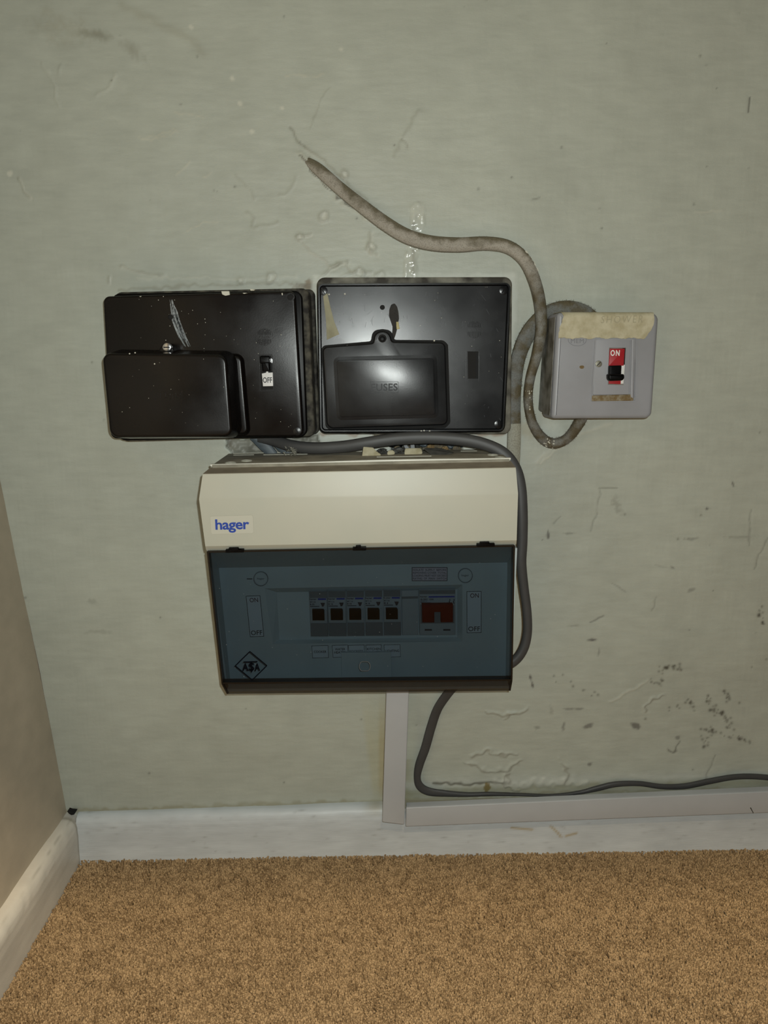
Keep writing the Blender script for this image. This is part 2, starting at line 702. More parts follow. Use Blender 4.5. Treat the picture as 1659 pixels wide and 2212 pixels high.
def seg_dist(px, py, pts):
    """distance from every grid vertex to a polyline, and the position along it"""
    best = np.full(px.shape, 1e9, np.float32)
    for (x0, y0), (x1, y1) in zip(pts[:-1], pts[1:]):
        dx, dy = x1 - x0, y1 - y0
        t = np.clip(((px - x0) * dx + (py - y0) * dy) / (dx * dx + dy * dy + 1e-9), 0, 1)
        d = np.hypot(px - x0 - t * dx, py - y0 - t * dy)
        best = np.minimum(best, d)
    return best


def in_poly(px, py, pts):
    r = np.zeros(px.shape, bool)
    n = len(pts)
    for i in range(n):
        x0, y0 = pts[i]
        x1, y1 = pts[(i + 1) % n]
        c = ((y0 > py) != (y1 > py)) & (px < (x1 - x0) * (py - y0) / (y1 - y0 + 1e-9) + x0)
        r ^= c
    return r


# ------------------------------------------------------------------ back wall
XC0 = -0.3594          # corner line x at floor level
LEAN = -0.0946         # corner leans left going up (x per metre of height)
WALL_COL = lin((179, 184, 173))[:3]


def build_back_wall():
    xs = np.concatenate([np.arange(-0.46, 0.58, 0.0015), [0.7, 0.95, 1.3]])
    zs = np.concatenate([[-0.01], np.arange(0.03, 1.0, 0.0015), [1.1, 1.4, 1.8, 2.3]])
    X, Z = np.meshgrid(xs, zs)
    # the left edge follows the leaning corner
    xl = XC0 + LEAN * Z
    X = np.where(X < -0.30, -0.30 + (X + 0.30) * ((xl + 0.30) / (-0.16)), X)
    Xr = X.copy()
    px, py = proj(X, 0 * X, Z)
    wob = vnoise(X, Z, 0.006, 11) * 8
    wob2 = vnoise(X, Z, 0.006, 12) * 8
    qx, qy = px + wob, py + wob2
    H = vnoise(X, Z, 0.16, 1) * 0.006 + vnoise(X, Z, 0.05, 2) * 0.0022 + vnoise(X, Z, 0.018, 3) * 0.0006
    H += vnoise(X, Z, 0.012, 4, 1, 6) * 0.00022 + vnoise(X, Z, 0.02, 5, 8, 1) * 0.00014
    C = np.ones(X.shape + (4,), np.float32)
    C[..., :3] = WALL_COL
    C[..., 3] = 0
    t = 1 + vnoise(X, Z, 0.08, 6) * 0.07 + vnoise(X, Z, 0.02, 7) * 0.05 + vnoise(X, Z, 0.012, 17, 1, 7) * 0.05
    C[..., :3] *= t[..., None]

    def stain(mask, col, amt):
        a = np.clip(mask * amt, 0, 1)[..., None]
        C[..., :3] = C[..., :3] * (1 - a) + np.array(lin(col)[:3], np.float32) * a

    def blob(cx, cy, rx, ry, ang, col, amt, rag=0.6, hard=1.5):
        ca, sa = math.cos(ang), math.sin(ang)
        u = ((px - cx) * ca + (py - cy) * sa) / rx
        v = (-(px - cx) * sa + (py - cy) * ca) / ry
        d = np.sqrt(u * u + v * v) + vnoise(X, Z, 0.007, 21) * rag + vnoise(X, Z, 0.0025, 22) * rag * 0.7
        stain(np.clip((1 - d) * hard, 0, 1), col, amt)

    def crack(pts, w, h, col=None, amt=0.0, jit=1.0):
        nonlocal H
        d = seg_dist(px + wob * jit, py + wob2 * jit, pts)
        a = np.exp(-(d / w) ** 2)
        H = H + a * h * 0.62
        if col:
            stain(a, col, amt)

    # soft grime, knocks and scratches on the paint
    blob(215, 78, 42, 16, 0.3, (112, 108, 88), 0.45, 0.9, 0.9)
    blob(285, 110, 46, 18, 0.75, (118, 112, 92), 0.4, 0.9, 0.9)
    blob(130, 60, 70, 40, 0.2, (148, 142, 118), 0.35, 0.9, 0.7)
    crack([(265, 15), (330, 45), (420, 90), (440, 120)], 9, 0.0006, (148, 145, 125), 0.25)
    crack([(625, 275), (642, 300), (660, 320)], 1.8, -0.0008, (118, 116, 100), 0.55)
    crack([(95, 140), (125, 190), (122, 215), (128, 232)], 3, 0.0012, (205, 205, 190), 0.1)
    crack([(250, 160), (240, 190), (210, 208)], 3.5, 0.0012, (205, 205, 190), 0.15)
    crack([(138, 142), (128, 160)], 3, 0.0012)
    crack([(712, 190), (690, 215), (670, 280)], 2, 0.0006, (140, 140, 124), 0.3)
    crack([(905, 240), (868, 298), (852, 340)], 3, 0.0008, (140, 140, 124), 0.3)
    crack([(868, 298), (880, 318)], 2, -0.0006, (130, 128, 112), 0.4)
    for cx, cy in [(414, 60), (502, 170), (518, 224), (610, 235), (735, 107), (545, 284), (20, 375)]:
        blob(cx, cy, 7, 6, 0.5, (212, 212, 198), 0.7, 0.9, 1.5)
    for pts in [[(300, 300), (340, 296), (380, 282)], [(305, 305), (350, 300), (384, 286)], [(375, 245), (440, 252)],
                [(380, 380), (410, 350)], [(440, 385), (455, 375)], [(400, 500), (440, 480), (470, 478)], [(620, 165), (700, 163)]]:
        crack(pts, 1.6, 0.0004, (200, 198, 180), 0.45)
    crack([(510, 380), (540, 410), (547, 430)], 2.5, 0.001, (150, 150, 136), 0.3)
    crack([(535, 457), (550, 480), (545, 490), (598, 480)], 3, 0.0012, (150, 150, 136), 0.35)
    crack([(600, 420), (625, 410), (640, 380)], 2.0, 0.0008, (150, 150, 136), 0.3)
    # plaster cracked above the boxes
    for pts in [[(648, 518), (665, 540), (712, 574), (750, 566)], [(690, 602), (712, 580), (740, 567)],
                [(800, 500), (802, 520), (790, 540), (812, 552)], [(748, 572), (760, 590), (800, 590)],
                [(260, 575), (300, 590), (355, 594)], [(40, 385), (50, 405), (62, 425)], [(232, 612), (236, 596)],
                [(670, 505), (640, 510)], [(735, 600), (770, 585)]]:
        crack(pts, 2.6, 0.0016, (140, 138, 120), 0.45)
        crack([(a + 4, b + 3) for a, b in pts], 3, -0.0008, (205, 205, 192), 0.3)
    for cx, cy, s in [(700, 468, 9), (742, 378, 7), (803, 535, 8), (585, 601, 10), (520, 605, 6), (820, 598, 9), (650, 510, 7), (775, 590, 10)]:
        d = np.hypot(qx - cx, qy - cy)
        H = H + np.exp(-((d - s) / 2.5) ** 2) * 0.0012
        stain(np.exp(-(d / s) ** 2), (205, 207, 196), 0.6)
        stain(np.exp(-((d - s) / 2.0) ** 2), (130, 128, 112), 0.35)
    # ridge of filler along the buried end of the grey cable
    crack([(648, 330), (690, 385), (740, 432), (800, 475)], 4.5, 0.0022, (200, 198, 180), 0.35, 1.6)
    crack([(652, 338), (672, 368), (700, 398), (735, 428), (760, 445)], 2.0, -0.0012, (66, 62, 52), 0.75, 1.5)
    crack([(662, 322), (702, 350), (750, 398), (800, 440)], 3.0, 0.0012, (140, 136, 118), 0.5, 1.0)
    # brushed-on gloss streak above the right box
    d = seg_dist(px + vnoise(X, Z, 0.012, 31) * 8, py, [(903, 452), (903, 510), (888, 560), (885, 602)])
    a = np.clip((16 - d) / 5, 0, 1)
    H = H + a * (0.0009 + vnoise(X, Z, 0.0045, 32) * 0.0022 + vnoise(X, Z, 0.0025, 41) * 0.001)
    stain(a, (206, 210, 200), 0.6)
    stain(np.exp(-((px - 893) / 4) ** 2) * ((py > 480) & (py < 600)), (150, 150, 138), 0.6)
    C[..., 3] = np.maximum(C[..., 3], a * 0.85)
    # dark knock above the box
    blob(790, 600, 14, 7, 0, (40, 38, 34), 0.95, 0.6, 3)
    blob(915, 612, 6, 6, 0, (40, 38, 34), 0.9, 0.6, 3)
    # dirt round the boxes
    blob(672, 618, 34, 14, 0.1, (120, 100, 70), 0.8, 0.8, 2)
    crack([(255, 628), (400, 618), (560, 612), (650, 612)], 3, 0.0008, (120, 112, 90), 0.35, 1.2)
    crack([(300, 603), (420, 600), (540, 600), (640, 596)], 3, 0.0006, (206, 206, 192), 0.3, 1.2)
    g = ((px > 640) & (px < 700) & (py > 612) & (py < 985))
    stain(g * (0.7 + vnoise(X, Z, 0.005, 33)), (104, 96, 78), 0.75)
    crack([(682, 640), (686, 780), (688, 900)], 5, 0.001, (186, 184, 168), 0.6, 1.4)
    # painted board edge behind the right box and broken plaster below both boxes
    g = (qx > 676) & (px < 1118) & (py > 590) & (py < 990)
    edge_ = np.clip((1118 - qx) / 10, 0, 1) * np.clip((qx - 672) / 6, 0, 1) * np.clip((qy - 588) / 8, 0, 1)
    stain(edge_ * (py < 990), (204, 208, 198), 0.75)
    stain(edge_ * (py < 990) * (py > 925), (204, 208, 198), 0.8)
    crack([(692, 936), (800, 937), (1090, 936)], 3, 0.0, (150, 118, 90), 0.7, 1.5)
    crack([(676, 957), (760, 956), (830, 953)], 1.5, -0.001, (120, 112, 92), 0.7, 0.5)
    grey = in_poly(qx, qy, [(487, 950), (690, 940), (690, 992), (500, 992), (500, 975), (488, 966)])
    H = H - grey * (0.003 + vnoise(X, Z, 0.004, 34) * 0.004)
    stain(grey * 1.0, (136, 136, 126), 0.95)
    stain(grey * np.clip(vnoise(X, Z, 0.008, 35) + 0.2, 0, 1) * 1.4, (96, 94, 84), 0.8)
    hole = in_poly(qx, qy, [(802, 938), (1012, 930), (1008, 950), (995, 975), (1000, 992), (845, 992), (848, 968), (820, 948)])
    H = H - hole * (0.012 + vnoise(X, Z, 0.005, 36) * 0.014)
    stain(hole * 1.0, (112, 104, 84), 0.95)
    stain(hole * np.clip(vnoise(X, Z, 0.007, 37) * 3, 0, 1), (70, 74, 76), 0.9)
    stain(hole * np.clip(vnoise(X, Z, 0.009, 38) * 3 - 0.3, 0, 1), (150, 128, 92), 0.9)
    # painted wiggle beside right cable
    blob(1140, 925, 26, 30, 0, (168, 162, 138), 0.5, 0.9, 1.4)
    blob(1195, 935, 40, 30, 0.3, (205, 212, 204), 0.5, 0.5, 1.2)
    crack([(1160, 998), (1200, 965), (1250, 940), (1320, 915)], 4, 0.0006, (205, 205, 190), 0.35, 0.5)
    crack([(1168, 1000), (1215, 962)], 2, 0.0006, (210, 210, 195), 0.5, 0.5)
    # yellowed old paint either side of the conduit
    y = np.clip((py - 1480) / 120, 0, 1) * np.clip((1740 - py) / 40, 0, 1)
    stain(np.clip((px - (772 + (py - 1480) * 0.12)) / 10, 0, 1) * (px < 845) * y, (178, 176, 146), 0.55)
    stain(np.clip((px - 815) / 6, 0, 1) * (px < 845) * y, (170, 152, 108), 0.45)
    stain((px > 870) * np.clip((905 - px) / 14, 0, 1) * y, (196, 200, 182), 0.6)
    stain((px > 870) * np.clip((900 - px) / 30, 0, 1) * (py > 1640) * (py < 1740), (150, 142, 104), 0.6)
    # grime along the top of the skirting
    band = lambda x: 1752 - (x - 150) * 0.026 - np.clip(x - 860, 0, 400) * 0.022
    bb = band(px)
    stain(np.exp(-((py - bb + 2 + wob) / 5) ** 2), (140, 132, 100), 0.6)
    stain(np.exp(-((py - bb + 16 + wob) / 9) ** 2) * (px > 860), (150, 144, 108), 0.5)
    stain(np.exp(-((py - bb + 34 + wob2) / 10) ** 2) * (px > 860), (196, 200, 192), 0.6)
    crack([(935, 1696), (965, 1695), (1000, 1697), (1060, 1692), (1095, 1694)], 3, -0.0015, (78, 74, 58), 0.8, 1.0)
    blob(1052, 1702, 7, 12, 0, (126, 112, 66), 0.9, 0.6, 3)
    crack([(1075, 1690), (1120, 1698), (1180, 1690), (1260, 1694)], 7, 0.0016, (200, 202, 192), 0.45, 2.0)
    # blistered plaster right of the conduit
    for pts in [[(1020, 1630), (1055, 1622), (1075, 1630), (1115, 1628)], [(1000, 1645), (1030, 1650), (1045, 1665), (1100, 1660), (1125, 1645)],
                [(1050, 1533), (1085, 1540), (1120, 1537), (1140, 1530)], [(1090, 1550), (1110, 1535)], [(1092, 1665), (1100, 1690)],
                [(1210, 1642), (1222, 1660), (1220, 1690)], [(1430, 1500), (1400, 1515), (1390, 1530)], [(1100, 1668), (1085, 1690), (1120, 1712)]]:
        crack(pts, 3.2, 0.0018, None, 0, 1.6)
        crack([(a + 1, b + 4) for a, b in pts], 2.2, -0.0008, (138, 134, 120), 0.45, 1.6)
    # smudges
    for cx, cy, rx, ry, an, am in [(1330, 1088, 10, 24, -0.5, 0.35), (1372, 1567, 15, 8, 0.1, 0.7), (1268, 1567, 15, 6, -0.2, 0.6),
                                   (1190, 1530, 7, 12, 0.1, 0.35), (1216, 1566, 4, 12, 0.1, 0.5), (1275, 1651, 7, 5, 0, 0.6),
                                   (1159, 1570, 8, 5, 0, 0.4), (1240, 1530, 36, 3, 0, 0.45), (1279, 1381, 10, 3, 0, 0.75),
                                   (1292, 1408, 3, 9, 0.1, 0.4), (1235, 1352, 16, 3, 0, 0.35), (1234, 1154, 18, 3, 0, 0.4),
                                   (1490, 1164, 22, 4, -0.1, 0.4), (1493, 1275, 12, 6, -0.5, 0.4), (1464, 1592, 6, 5, 0, 0.5),
                                   (1598, 1596, 6, 5, -0.4, 0.8), (1583, 1046, 4, 10, -0.3, 0.95), (1527, 1098, 6, 4, 0, 0.8),
                                   (200, 1300, 12, 7, 0, 0.25), (210, 1365, 30, 5, 0, 0.2), (55, 1290, 5, 4, 0, 0.4), (1148, 1473, 4, 18, -0.3, 0.8),
                                   (1185, 1157, 3, 10, 0, 0.7), (1600, 1160, 40, 4, 0, 0.3), (1452, 1225, 7, 3, 0.5, 0.5)]:
        blob(cx, cy, rx, ry, an, (84, 82, 80) if am > 0.35 else (110, 108, 98), am, 0.9, 1.6)
    for pts, am in [([(1276, 1345), (1303, 1328)], 0.5), ([(1295, 1055), (1335, 1056)], 0.4), ([(1297, 1060), (1290, 1110), (1276, 1150)], 0.3),
                    ([(1315, 1515), (1400, 1468)], 0.0), ([(1210, 1118), (1197, 1132)], 0.3), ([(1658, 1160), (1640, 1200), (1632, 1228)], 0.35),
                    ([(1622, 1100), (1618, 1180)], 0.3), ([(1443, 1618), (1455, 1626), (1466, 1600)], 0.6), ([(1520, 1685), (1545, 1630)], 0.35),
                    ([(1325, 1262), (1350, 1280)], 0.3), ([(1416, 1290), (1410, 1320)], 0.3), ([(1415, 1222), (1455, 1230)], 0.2),
                    ([(1619, 208), (1618, 240)], 0.7), ([(1498, 458), (1560, 455)], 0.0), ([(1150, 432), (1165, 428)], 0.4)]:
        crack(pts, 1.7, -0.0005 if am else 0.0012, (74, 72, 66) if am else (205, 205, 190), am if am else 0.35, 0.7)
    # mould specks by the right edge
    r = np.random.default_rng(5)
    specks = []
    for pts, n in [([(1525, 1498), (1535, 1530), (1565, 1545), (1580, 1575)], 46), ([(1568, 1495), (1570, 1510)], 14),
                   ([(1425, 1445), (1455, 1438), (1472, 1448)], 24), ([(1519, 1565), (1520, 1610), (1540, 1572)], 26),
                   ([(1400, 1471), (1432, 1473)], 12), ([(1440, 1535), (1490, 1510), (1500, 1540)], 18), ([(1540, 1580), (1620, 1600)], 16),
                   ([(1640, 1310), (1650, 1360)], 18), ([(1200, 1470), (1300, 1500)], 8)]:
        for _ in range(n):
            k = r.integers(0, len(pts) - 1)
            u = r.random()
            specks.append((pts[k][0] * (1 - u) + pts[k + 1][0] * u + r.normal() * 4, pts[k][1] * (1 - u) + pts[k + 1][1] * u + r.normal() * 4, 1.0 + r.random() * 1.5))
    for _ in range(90):
        specks.append((r.uniform(0, 1659), r.uniform(0, 1700), 0.9 + r.random() * 1.2))
    for cx, cy, s in specks:
        w = at(cx, cy, 0)
        j = np.searchsorted(xs, w.x); i = np.searchsorted(zs, w.z)
        sl = (slice(max(0, i - 5), i + 6), slice(max(0, j - 5), j + 6))
        if X[sl].size == 0:
            continue
        a = np.exp(-((px[sl] - cx) ** 2 + (py[sl] - cy) ** 2) / (s * 1.3) ** 2)[..., None] * 0.55
        C[sl][..., :3] = C[sl][..., :3] * (1 - a) + np.array(lin((58, 54, 44))[:3], np.float32) * a
    # wall is flat where boxes sit and dies out towards the picture's outside
    flat = ((px > 520) & (px < 1070) & (py > 1000) & (py < 1465)) | ((px > 270) & (px < 1090) & (py > 640) & (py < 925))
    H = np.where(flat, -0.0015, H)
    H = np.minimum(H, 0.004)
    Y = -H
    Y = np.where((Z < 0.03) | (Z > 1.0), 0, Y)
    m = attr_mat('painted_plaster', 0.5, [((260, 260, 900), 0.35, 0.0004), ((900, 900, 260), 0.25, 0.0003), ((45, 45, 45), 0.3, 0.0015)], True, 0.045, (30, 30, 90))
    o = grid_mesh('wall_back', X, Y, Z, C, m, False)
    o['kind'] = 'structure'
    return o


def build_left_wall():
    ys = np.concatenate([np.arange(0.0, -0.7, -0.006), [-1.0, -1.4]])
    zs = np.concatenate([np.arange(-0.01, 0.8, 0.006), [1.0, 1.4, 1.8, 2.3]])
    Yg, Z = np.meshgrid(ys, zs)
    fade = np.clip(-Yg / 0.03, 0, 1)
    X = XC0 + LEAN * Z + fade * (vnoise(Yg, Z, 0.12, 50) * 0.004 + vnoise(Yg, Z, 0.03, 51) * 0.001)
    C = np.ones(X.shape + (4,), np.float32)
    C[..., :3] = np.array(lin((178, 168, 150))[:3]) * (1 + vnoise(Yg, Z, 0.05, 52) * 0.12 + vnoise(Yg, Z, 0.015, 53) * 0.06)[..., None]
    C[..., 3] = 0
    m = attr_mat('painted_plaster_left', 0.6, [((300, 300, 300), 0.3, 0.0004), ((45, 45, 45), 0.3, 0.001)], False, 0.06, (40, 40, 60))
    o = grid_mesh('wall_left', X, Yg, Z, C, m, True)
    o['kind'] = 'structure'
    # small blobs of old paint standing on it
    mb = MB()
    for a, b, s in [(7, 1206, 3), (17, 1388, 3), (18, 1484, 3), (55, 1502, 4), (45, 1465, 3), (24, 1567, 5)]:
        yy = -0.03 - (140 - a * 1.0) * 0.0006
        w = at(a, b, -0.01)
        zz = w.z
        for _ in range(30):   # slide along the ray until it meets the leaning wall
            w = at(a, b, yy)
            err = w.x - (XC0 + LEAN * w.z)
            yy -= err * 0.6
        r_ = s * 0.0004
        c = Vector((w.x + 0.0008, w.y, w.z))
        v = [c + Vector((0.0008, 0, 0))] + [c + Vector((-0.0012, r_ * math.cos(t), 1.6 * r_ * math.sin(t))) for t in [k * math.pi / 4 for k in range(8)]]
        mb.add(v, [[0, 1 + k, 1 + (k + 1) % 8] for k in range(8)])
    p = mb.build('paint_drip', M_CHIP, o)
    return o


def build_skirting():
    """ovolo-topped painted boards"""
    prof = [(0.0, 0.0), (0.0, 1.0), (0.0035, 1.0), (0.007, 0.985), (0.0105, 0.94), (0.0128, 0.87), (0.0142, 0.77), (0.0148, 0.6), (0.0145, 0.3), (0.0148, -0.15), (0.0, -0.15)]
    xs = np.concatenate([np.arange(-0.3500, 0.62, 0.0025), [0.75, 0.95, 1.3]])
    fine = []
    for (a, b), (c, d) in zip(prof[1:-2], prof[2:-1]):
        n = max(1, int(math.hypot((c - a), (d - b) * 0.065) / 0.0018))
        for k in range(n):
            fine.append((a + (c - a) * k / n, b + (d - b) * k / n))
    fine.append(prof[-2])
    T = np.array([p[0] for p in fine])[:, None]
    S = np.array([p[1] for p in fine])[:, None]
    Xg = np.repeat(xs[None, :], len(fine), 0)
    htop = 0.0575 + (Xg + 0.36) * 0.0145
    Z = S * htop
    Tt = T * np.ones_like(Xg)
    Y = -(Tt + vnoise(Xg, Z, 0.03, 60) * 0.0009 + vnoise(Xg, Z, 0.006, 61) * 0.0005 * (S > 0.7))
    Y = np.where(T < 0.002, 0.003, Y)
    C = np.ones(Xg.shape + (4,), np.float32)
    C[..., :3] = lin((199, 206, 210))[:3]
    C[..., 3] = 0
    C[..., :3] *= (1 + vnoise(Xg, Z, 0.03, 62) * 0.08 + vnoise(Xg, Z, 0.004, 63, 0.3, 1) * 0.08)[..., None]
    px, py = proj(Xg, Y, Z)
    yel = np.clip((S - 0.84) * 8, 0, 1) * (px > 870)
    C[..., :3] = C[..., :3] * (1 - 0.85 * yel[..., None]) + np.array(lin((152, 144, 116))[:3]) * 0.85 * yel[..., None]
    yel = np.exp(-((px - 812) / 22) ** 2) * np.clip((S - 0.8) * 6, 0, 1)
    C[..., :3] = C[..., :3] * (1 - 0.5 * yel[..., None]) + np.array(lin((160, 150, 112))[:3]) * 0.5 * yel[..., None]
    r = np.random.default_rng(8)
    for _ in range(110):
        cx, cy = r.uniform(170, 1659), r.uniform(1745, 1850)
        l = r.uniform(1.2, 8)
        a = np.exp(-((px - cx) / l) ** 2 - ((py - cy) / 1.6) ** 2)[..., None] * r.uniform(0.08, 0.35)
        C[..., :3] = C[..., :3] * (1 - a) + np.array(lin((96, 92, 82))[:3]) * a
    for pts in [[(1190, 1785), (1203, 1797), (1212, 1808)], [(1105, 1788), (1150, 1792)], [(1245, 1800), (1222, 1806)]]:
        a = (np.exp(-(seg_dist(px, py, pts) / 2.4) ** 2) * 0.8)[..., None]
        C[..., :3] = C[..., :3] * (1 - a) + np.array(lin((170, 152, 110))[:3]) * a
    m = attr_mat('white_gloss_paint', 0.42, [((60, 400, 900), 0.4, 0.0004)], False, 0.04, (20, 20, 120))
    o = grid_mesh('baseboard_back', Xg, Y, Z, C, m, True)
    o['kind'] = 'structure'
    # left board, running towards the camera along the left wall
    ys = np.concatenate([np.arange(0.002, -0.6, -0.0025), [-0.8, -1.1, -1.4]])
    Yg = np.repeat(ys[None, :], len(fine), 0)
    htop = 0.0575 + 0 * Yg + vnoise(Yg, 0 * Yg, 0.02, 64) * 0.0015
    Z = S * htop
    Tt = T * np.ones_like(Yg)
    X = (XC0 + LEAN * 0.057) + Tt * 1.12 + vnoise(Yg, Z, 0.03, 65) * 0.0008 + vnoise(Yg, Z, 0.008, 66) * 0.0008 * (S > 0.75)
    X = np.where(T < 0.002, XC0 + LEAN * 0.057 - 0.004, X)
    C = np.ones(X.shape + (4,), np.float32)
    C[..., :3] = lin((208, 206, 198))[:3]
    C[..., 3] = 0
    C[..., :3] *= (1 + vnoise(Yg, Z, 0.03, 67) * 0.08 + vnoise(Yg, Z, 0.004, 68, 0.3, 1) * 0.08)[..., None]
    crk = np.exp(-((S - 0.965) / 0.008) ** 2) * np.clip(vnoise(Yg, Z, 0.009, 69) * 2 + 0.4, 0, 1)
    C[..., :3] = C[..., :3] * (1 - 0.35 * crk[..., None]) + np.array(lin((90, 84, 66))[:3]) * 0.35 * crk[..., None]
    edge = np.exp(-((Yg + 0.0148) / 0.0025) ** 2)[..., None] * 0.55
    C[..., :3] = C[..., :3] * (1 - edge) + np.array(lin((110, 104, 84))[:3]) * edge
    o2 = grid_mesh('baseboard_left', X, Yg, Z, C, m, False)
    o2['kind'] = 'structure'
    # open joint at the corner
    w = at(154, 1756, -0.006)
    j = slab('corner_gap', [(145, 1753), (152, 1755), (162, 1756), (160, 1760), (154, 1761), (149, 1758)], -0.0125, 0.008, M_HOLE, o, bev=0.0003)
    return o


def build_floor():
    # backing
    me_v = [(-0.40, 0.02, -0.006), (1.3, 0.02, -0.006), (1.3, -2.2, -0.006), (-0.40, -2.2, -0.006),
            (-0.40, 0.02, -0.03), (1.3, 0.02, -0.03), (1.3, -2.2, -0.03), (-0.40, -2.2, -0.03)]
    f = [[0, 1, 2, 3], [7, 6, 5, 4], [0, 4, 5, 1], [1, 5, 6, 2], [2, 6, 7, 3], [3, 7, 4, 0]]
    mfl = mat('carpet_backing', (150, 122, 84), 0.95, col2=(104, 82, 54), vscale=420, bump=1.0, bscale=400, thresh=(0.35, 0.65))
    fl = mk('floor', me_v, f, mfl, None, smooth=False)
    fl['kind'] = 'structure'
    # twisted pile, tuft by tuft
    s = 0.0016
    gx = np.arange(-0.352, 0.60, s)
    gy = np.arange(-0.0120, -0.315, -s)
    X, Y = np.meshgrid(gx, gy)
    X = X + (rng.random(X.shape) - 0.5) * s * 1.1
    Y = Y + (rng.random(X.shape) - 0.5) * s * 1.1
    X = X.ravel(); Y = Y.ravel()
    keep = (X > -0.3475 + 0.002 * vnoise(Y, 0 * Y, 0.02, 80))
    X, Y = X[keep], Y[keep]
    n = len(X)
    hgt = 0.0050 + vnoise(X, Y, 0.02, 70) * 0.0018 + vnoise(X, Y, 0.005, 75) * 0.0014 + rng.normal(0, 0.0006, n)
    edge = np.clip((Y + 0.024) / 0.010, 0, 1)
    hgt = hgt + edge * 0.0018
    lx = rng.normal(0, 0.0013, n) + vnoise(X, Y, 0.03, 71) * 0.002
    ly = rng.normal(0, 0.0013, n) + vnoise(X, Y, 0.03, 72) * 0.002
    rad = 0.00078 + rng.random(n) * 0.00035
    rot = rng.random(n) * math.pi
    V = np.zeros((n, 9, 3), np.float32)
    for k in range(4):
        a = rot + k * math.pi / 2
        V[:, k, 0] = X + np.cos(a) * rad * 0.8
        V[:, k, 1] = Y + np.sin(a) * rad * 0.8
        V[:, k, 2] = -0.006
        a2 = a + 0.8
        V[:, 4 + k, 0] = X + lx * 0.8 + np.cos(a2) * rad * 1.3
        V[:, 4 + k, 1] = Y + ly * 0.8 + np.sin(a2) * rad * 1.3
        V[:, 4 + k, 2] = -0.006 + hgt * 0.87
    V[:, 8, 0] = X + lx * 0.95
    V[:, 8, 1] = Y + ly * 0.95
    V[:, 8, 2] = -0.006 + hgt
    V = V.reshape(-1, 3)
    base = (np.arange(n) * 9)[:, None, None]
    tri = []
    for k in range(4):
        j = (k + 1) % 4
        tri += [[k, j, 4 + j], [k, 4 + j, 4 + k], [4 + k, 4 + j, 8]]
    F = (base + np.array(tri)[None]).reshape(-1, 3).astype(np.int32)
    me = bpy.data.meshes.new('carpet_pile')
    me.vertices.add(len(V))
    me.vertices.foreach_set('co', V.reshape(-1))
    me.loops.add(len(F) * 3)
    me.polygons.add(len(F))
    me.polygons.foreach_set('loop_start', np.arange(len(F), dtype=np.int32) * 3)
    me.loops.foreach_set('vertex_index', F.reshape(-1))
    me.update(calc_edges=True)
    c1 = np.array(lin((170, 147, 114))[:3]); c2 = np.array(lin((112, 93, 68))[:3])
    u = np.clip(rng.random(n) * 0.9 + vnoise(X, Y, 0.006, 73) * 0.5, 0, 1)[:, None]
    cc = c1 * (1 - u) + c2 * u
    CC = np.ones((n, 9, 4), np.float32)
    CC[:, :, :3] = cc[:, None, :]
    ca = me.color_attributes.new('Col', 'FLOAT_COLOR', 'POINT')
    ca.data.foreach_set('color', CC.reshape(-1))
    m = bpy.data.materials.new('carpet_yarn')
    m.use_nodes = True
    b = m.node_tree.nodes['Principled BSDF']
    a = m.node_tree.nodes.new('ShaderNodeAttribute')
    a.attribute_name = 'Col'
    m.node_tree.links.new(a.outputs['Color'], b.inputs['Base Color'])
    b.inputs['Roughness'].default_value = 0.95
    b.inputs['Specular IOR Level'].default_value = 0.1
    me.shade_smooth()
    me.materials.append(m)
    o = bpy.data.objects.new('carpet_pile', me)
    COL.objects.link(o)
    o.parent = fl
    o['kind'] = 'stuff'


WALL = build_back_wall()
build_left_wall()
build_skirting()
build_floor()
# unseen soffit, added to keep the room's lamp off the wall and inner floor
M_CEIL = mat('added_soffit_paint', (190, 188, 176), 0.8, var=0.06, vscale=6)
cl = mk('added_soffit', [(-0.8, 0.02, 1.4), (1.3, 0.02, 1.4), (1.3, -1.03, 1.4), (-0.8, -1.03, 1.4), (-0.8, 0.02, 1.44), (1.3, 0.02, 1.44), (1.3, -1.03, 1.44), (-0.8, -1.03, 1.44)],
        [[0, 1, 2, 3], [7, 6, 5, 4], [0, 4, 5, 1], [1, 5, 6, 2], [2, 6, 7, 3], [3, 7, 4, 0]], M_CEIL, None, smooth=False)
cl['kind'] = 'structure'


# ------------------------------------------------------------------ shared bits
def slot_screw(cx, cy, r, pl, parent, m, m2, ang=0.9):
    if not isinstance(pl, Plane):
        pl = Plane(pl)
    s = disc('screw', cx, cy, r, pl.off(-0.0006), 0.0012, m, parent, bev=0.0003, n=18)
    dx, dy = math.cos(ang) * r * 0.8, -math.sin(ang) * r * 0.8
    nx, ny = math.sin(ang) * r * 0.11, math.cos(ang) * r * 0.11
    slab('screw_slot', [(cx - dx - nx, cy - dy - ny), (cx + dx - nx, cy + dy - ny), (cx + dx + nx, cy + dy + ny), (cx - dx + nx, cy - dy + ny)],
         pl.off(-0.0007), 0.0003, m2, s, bev=0)
    return s


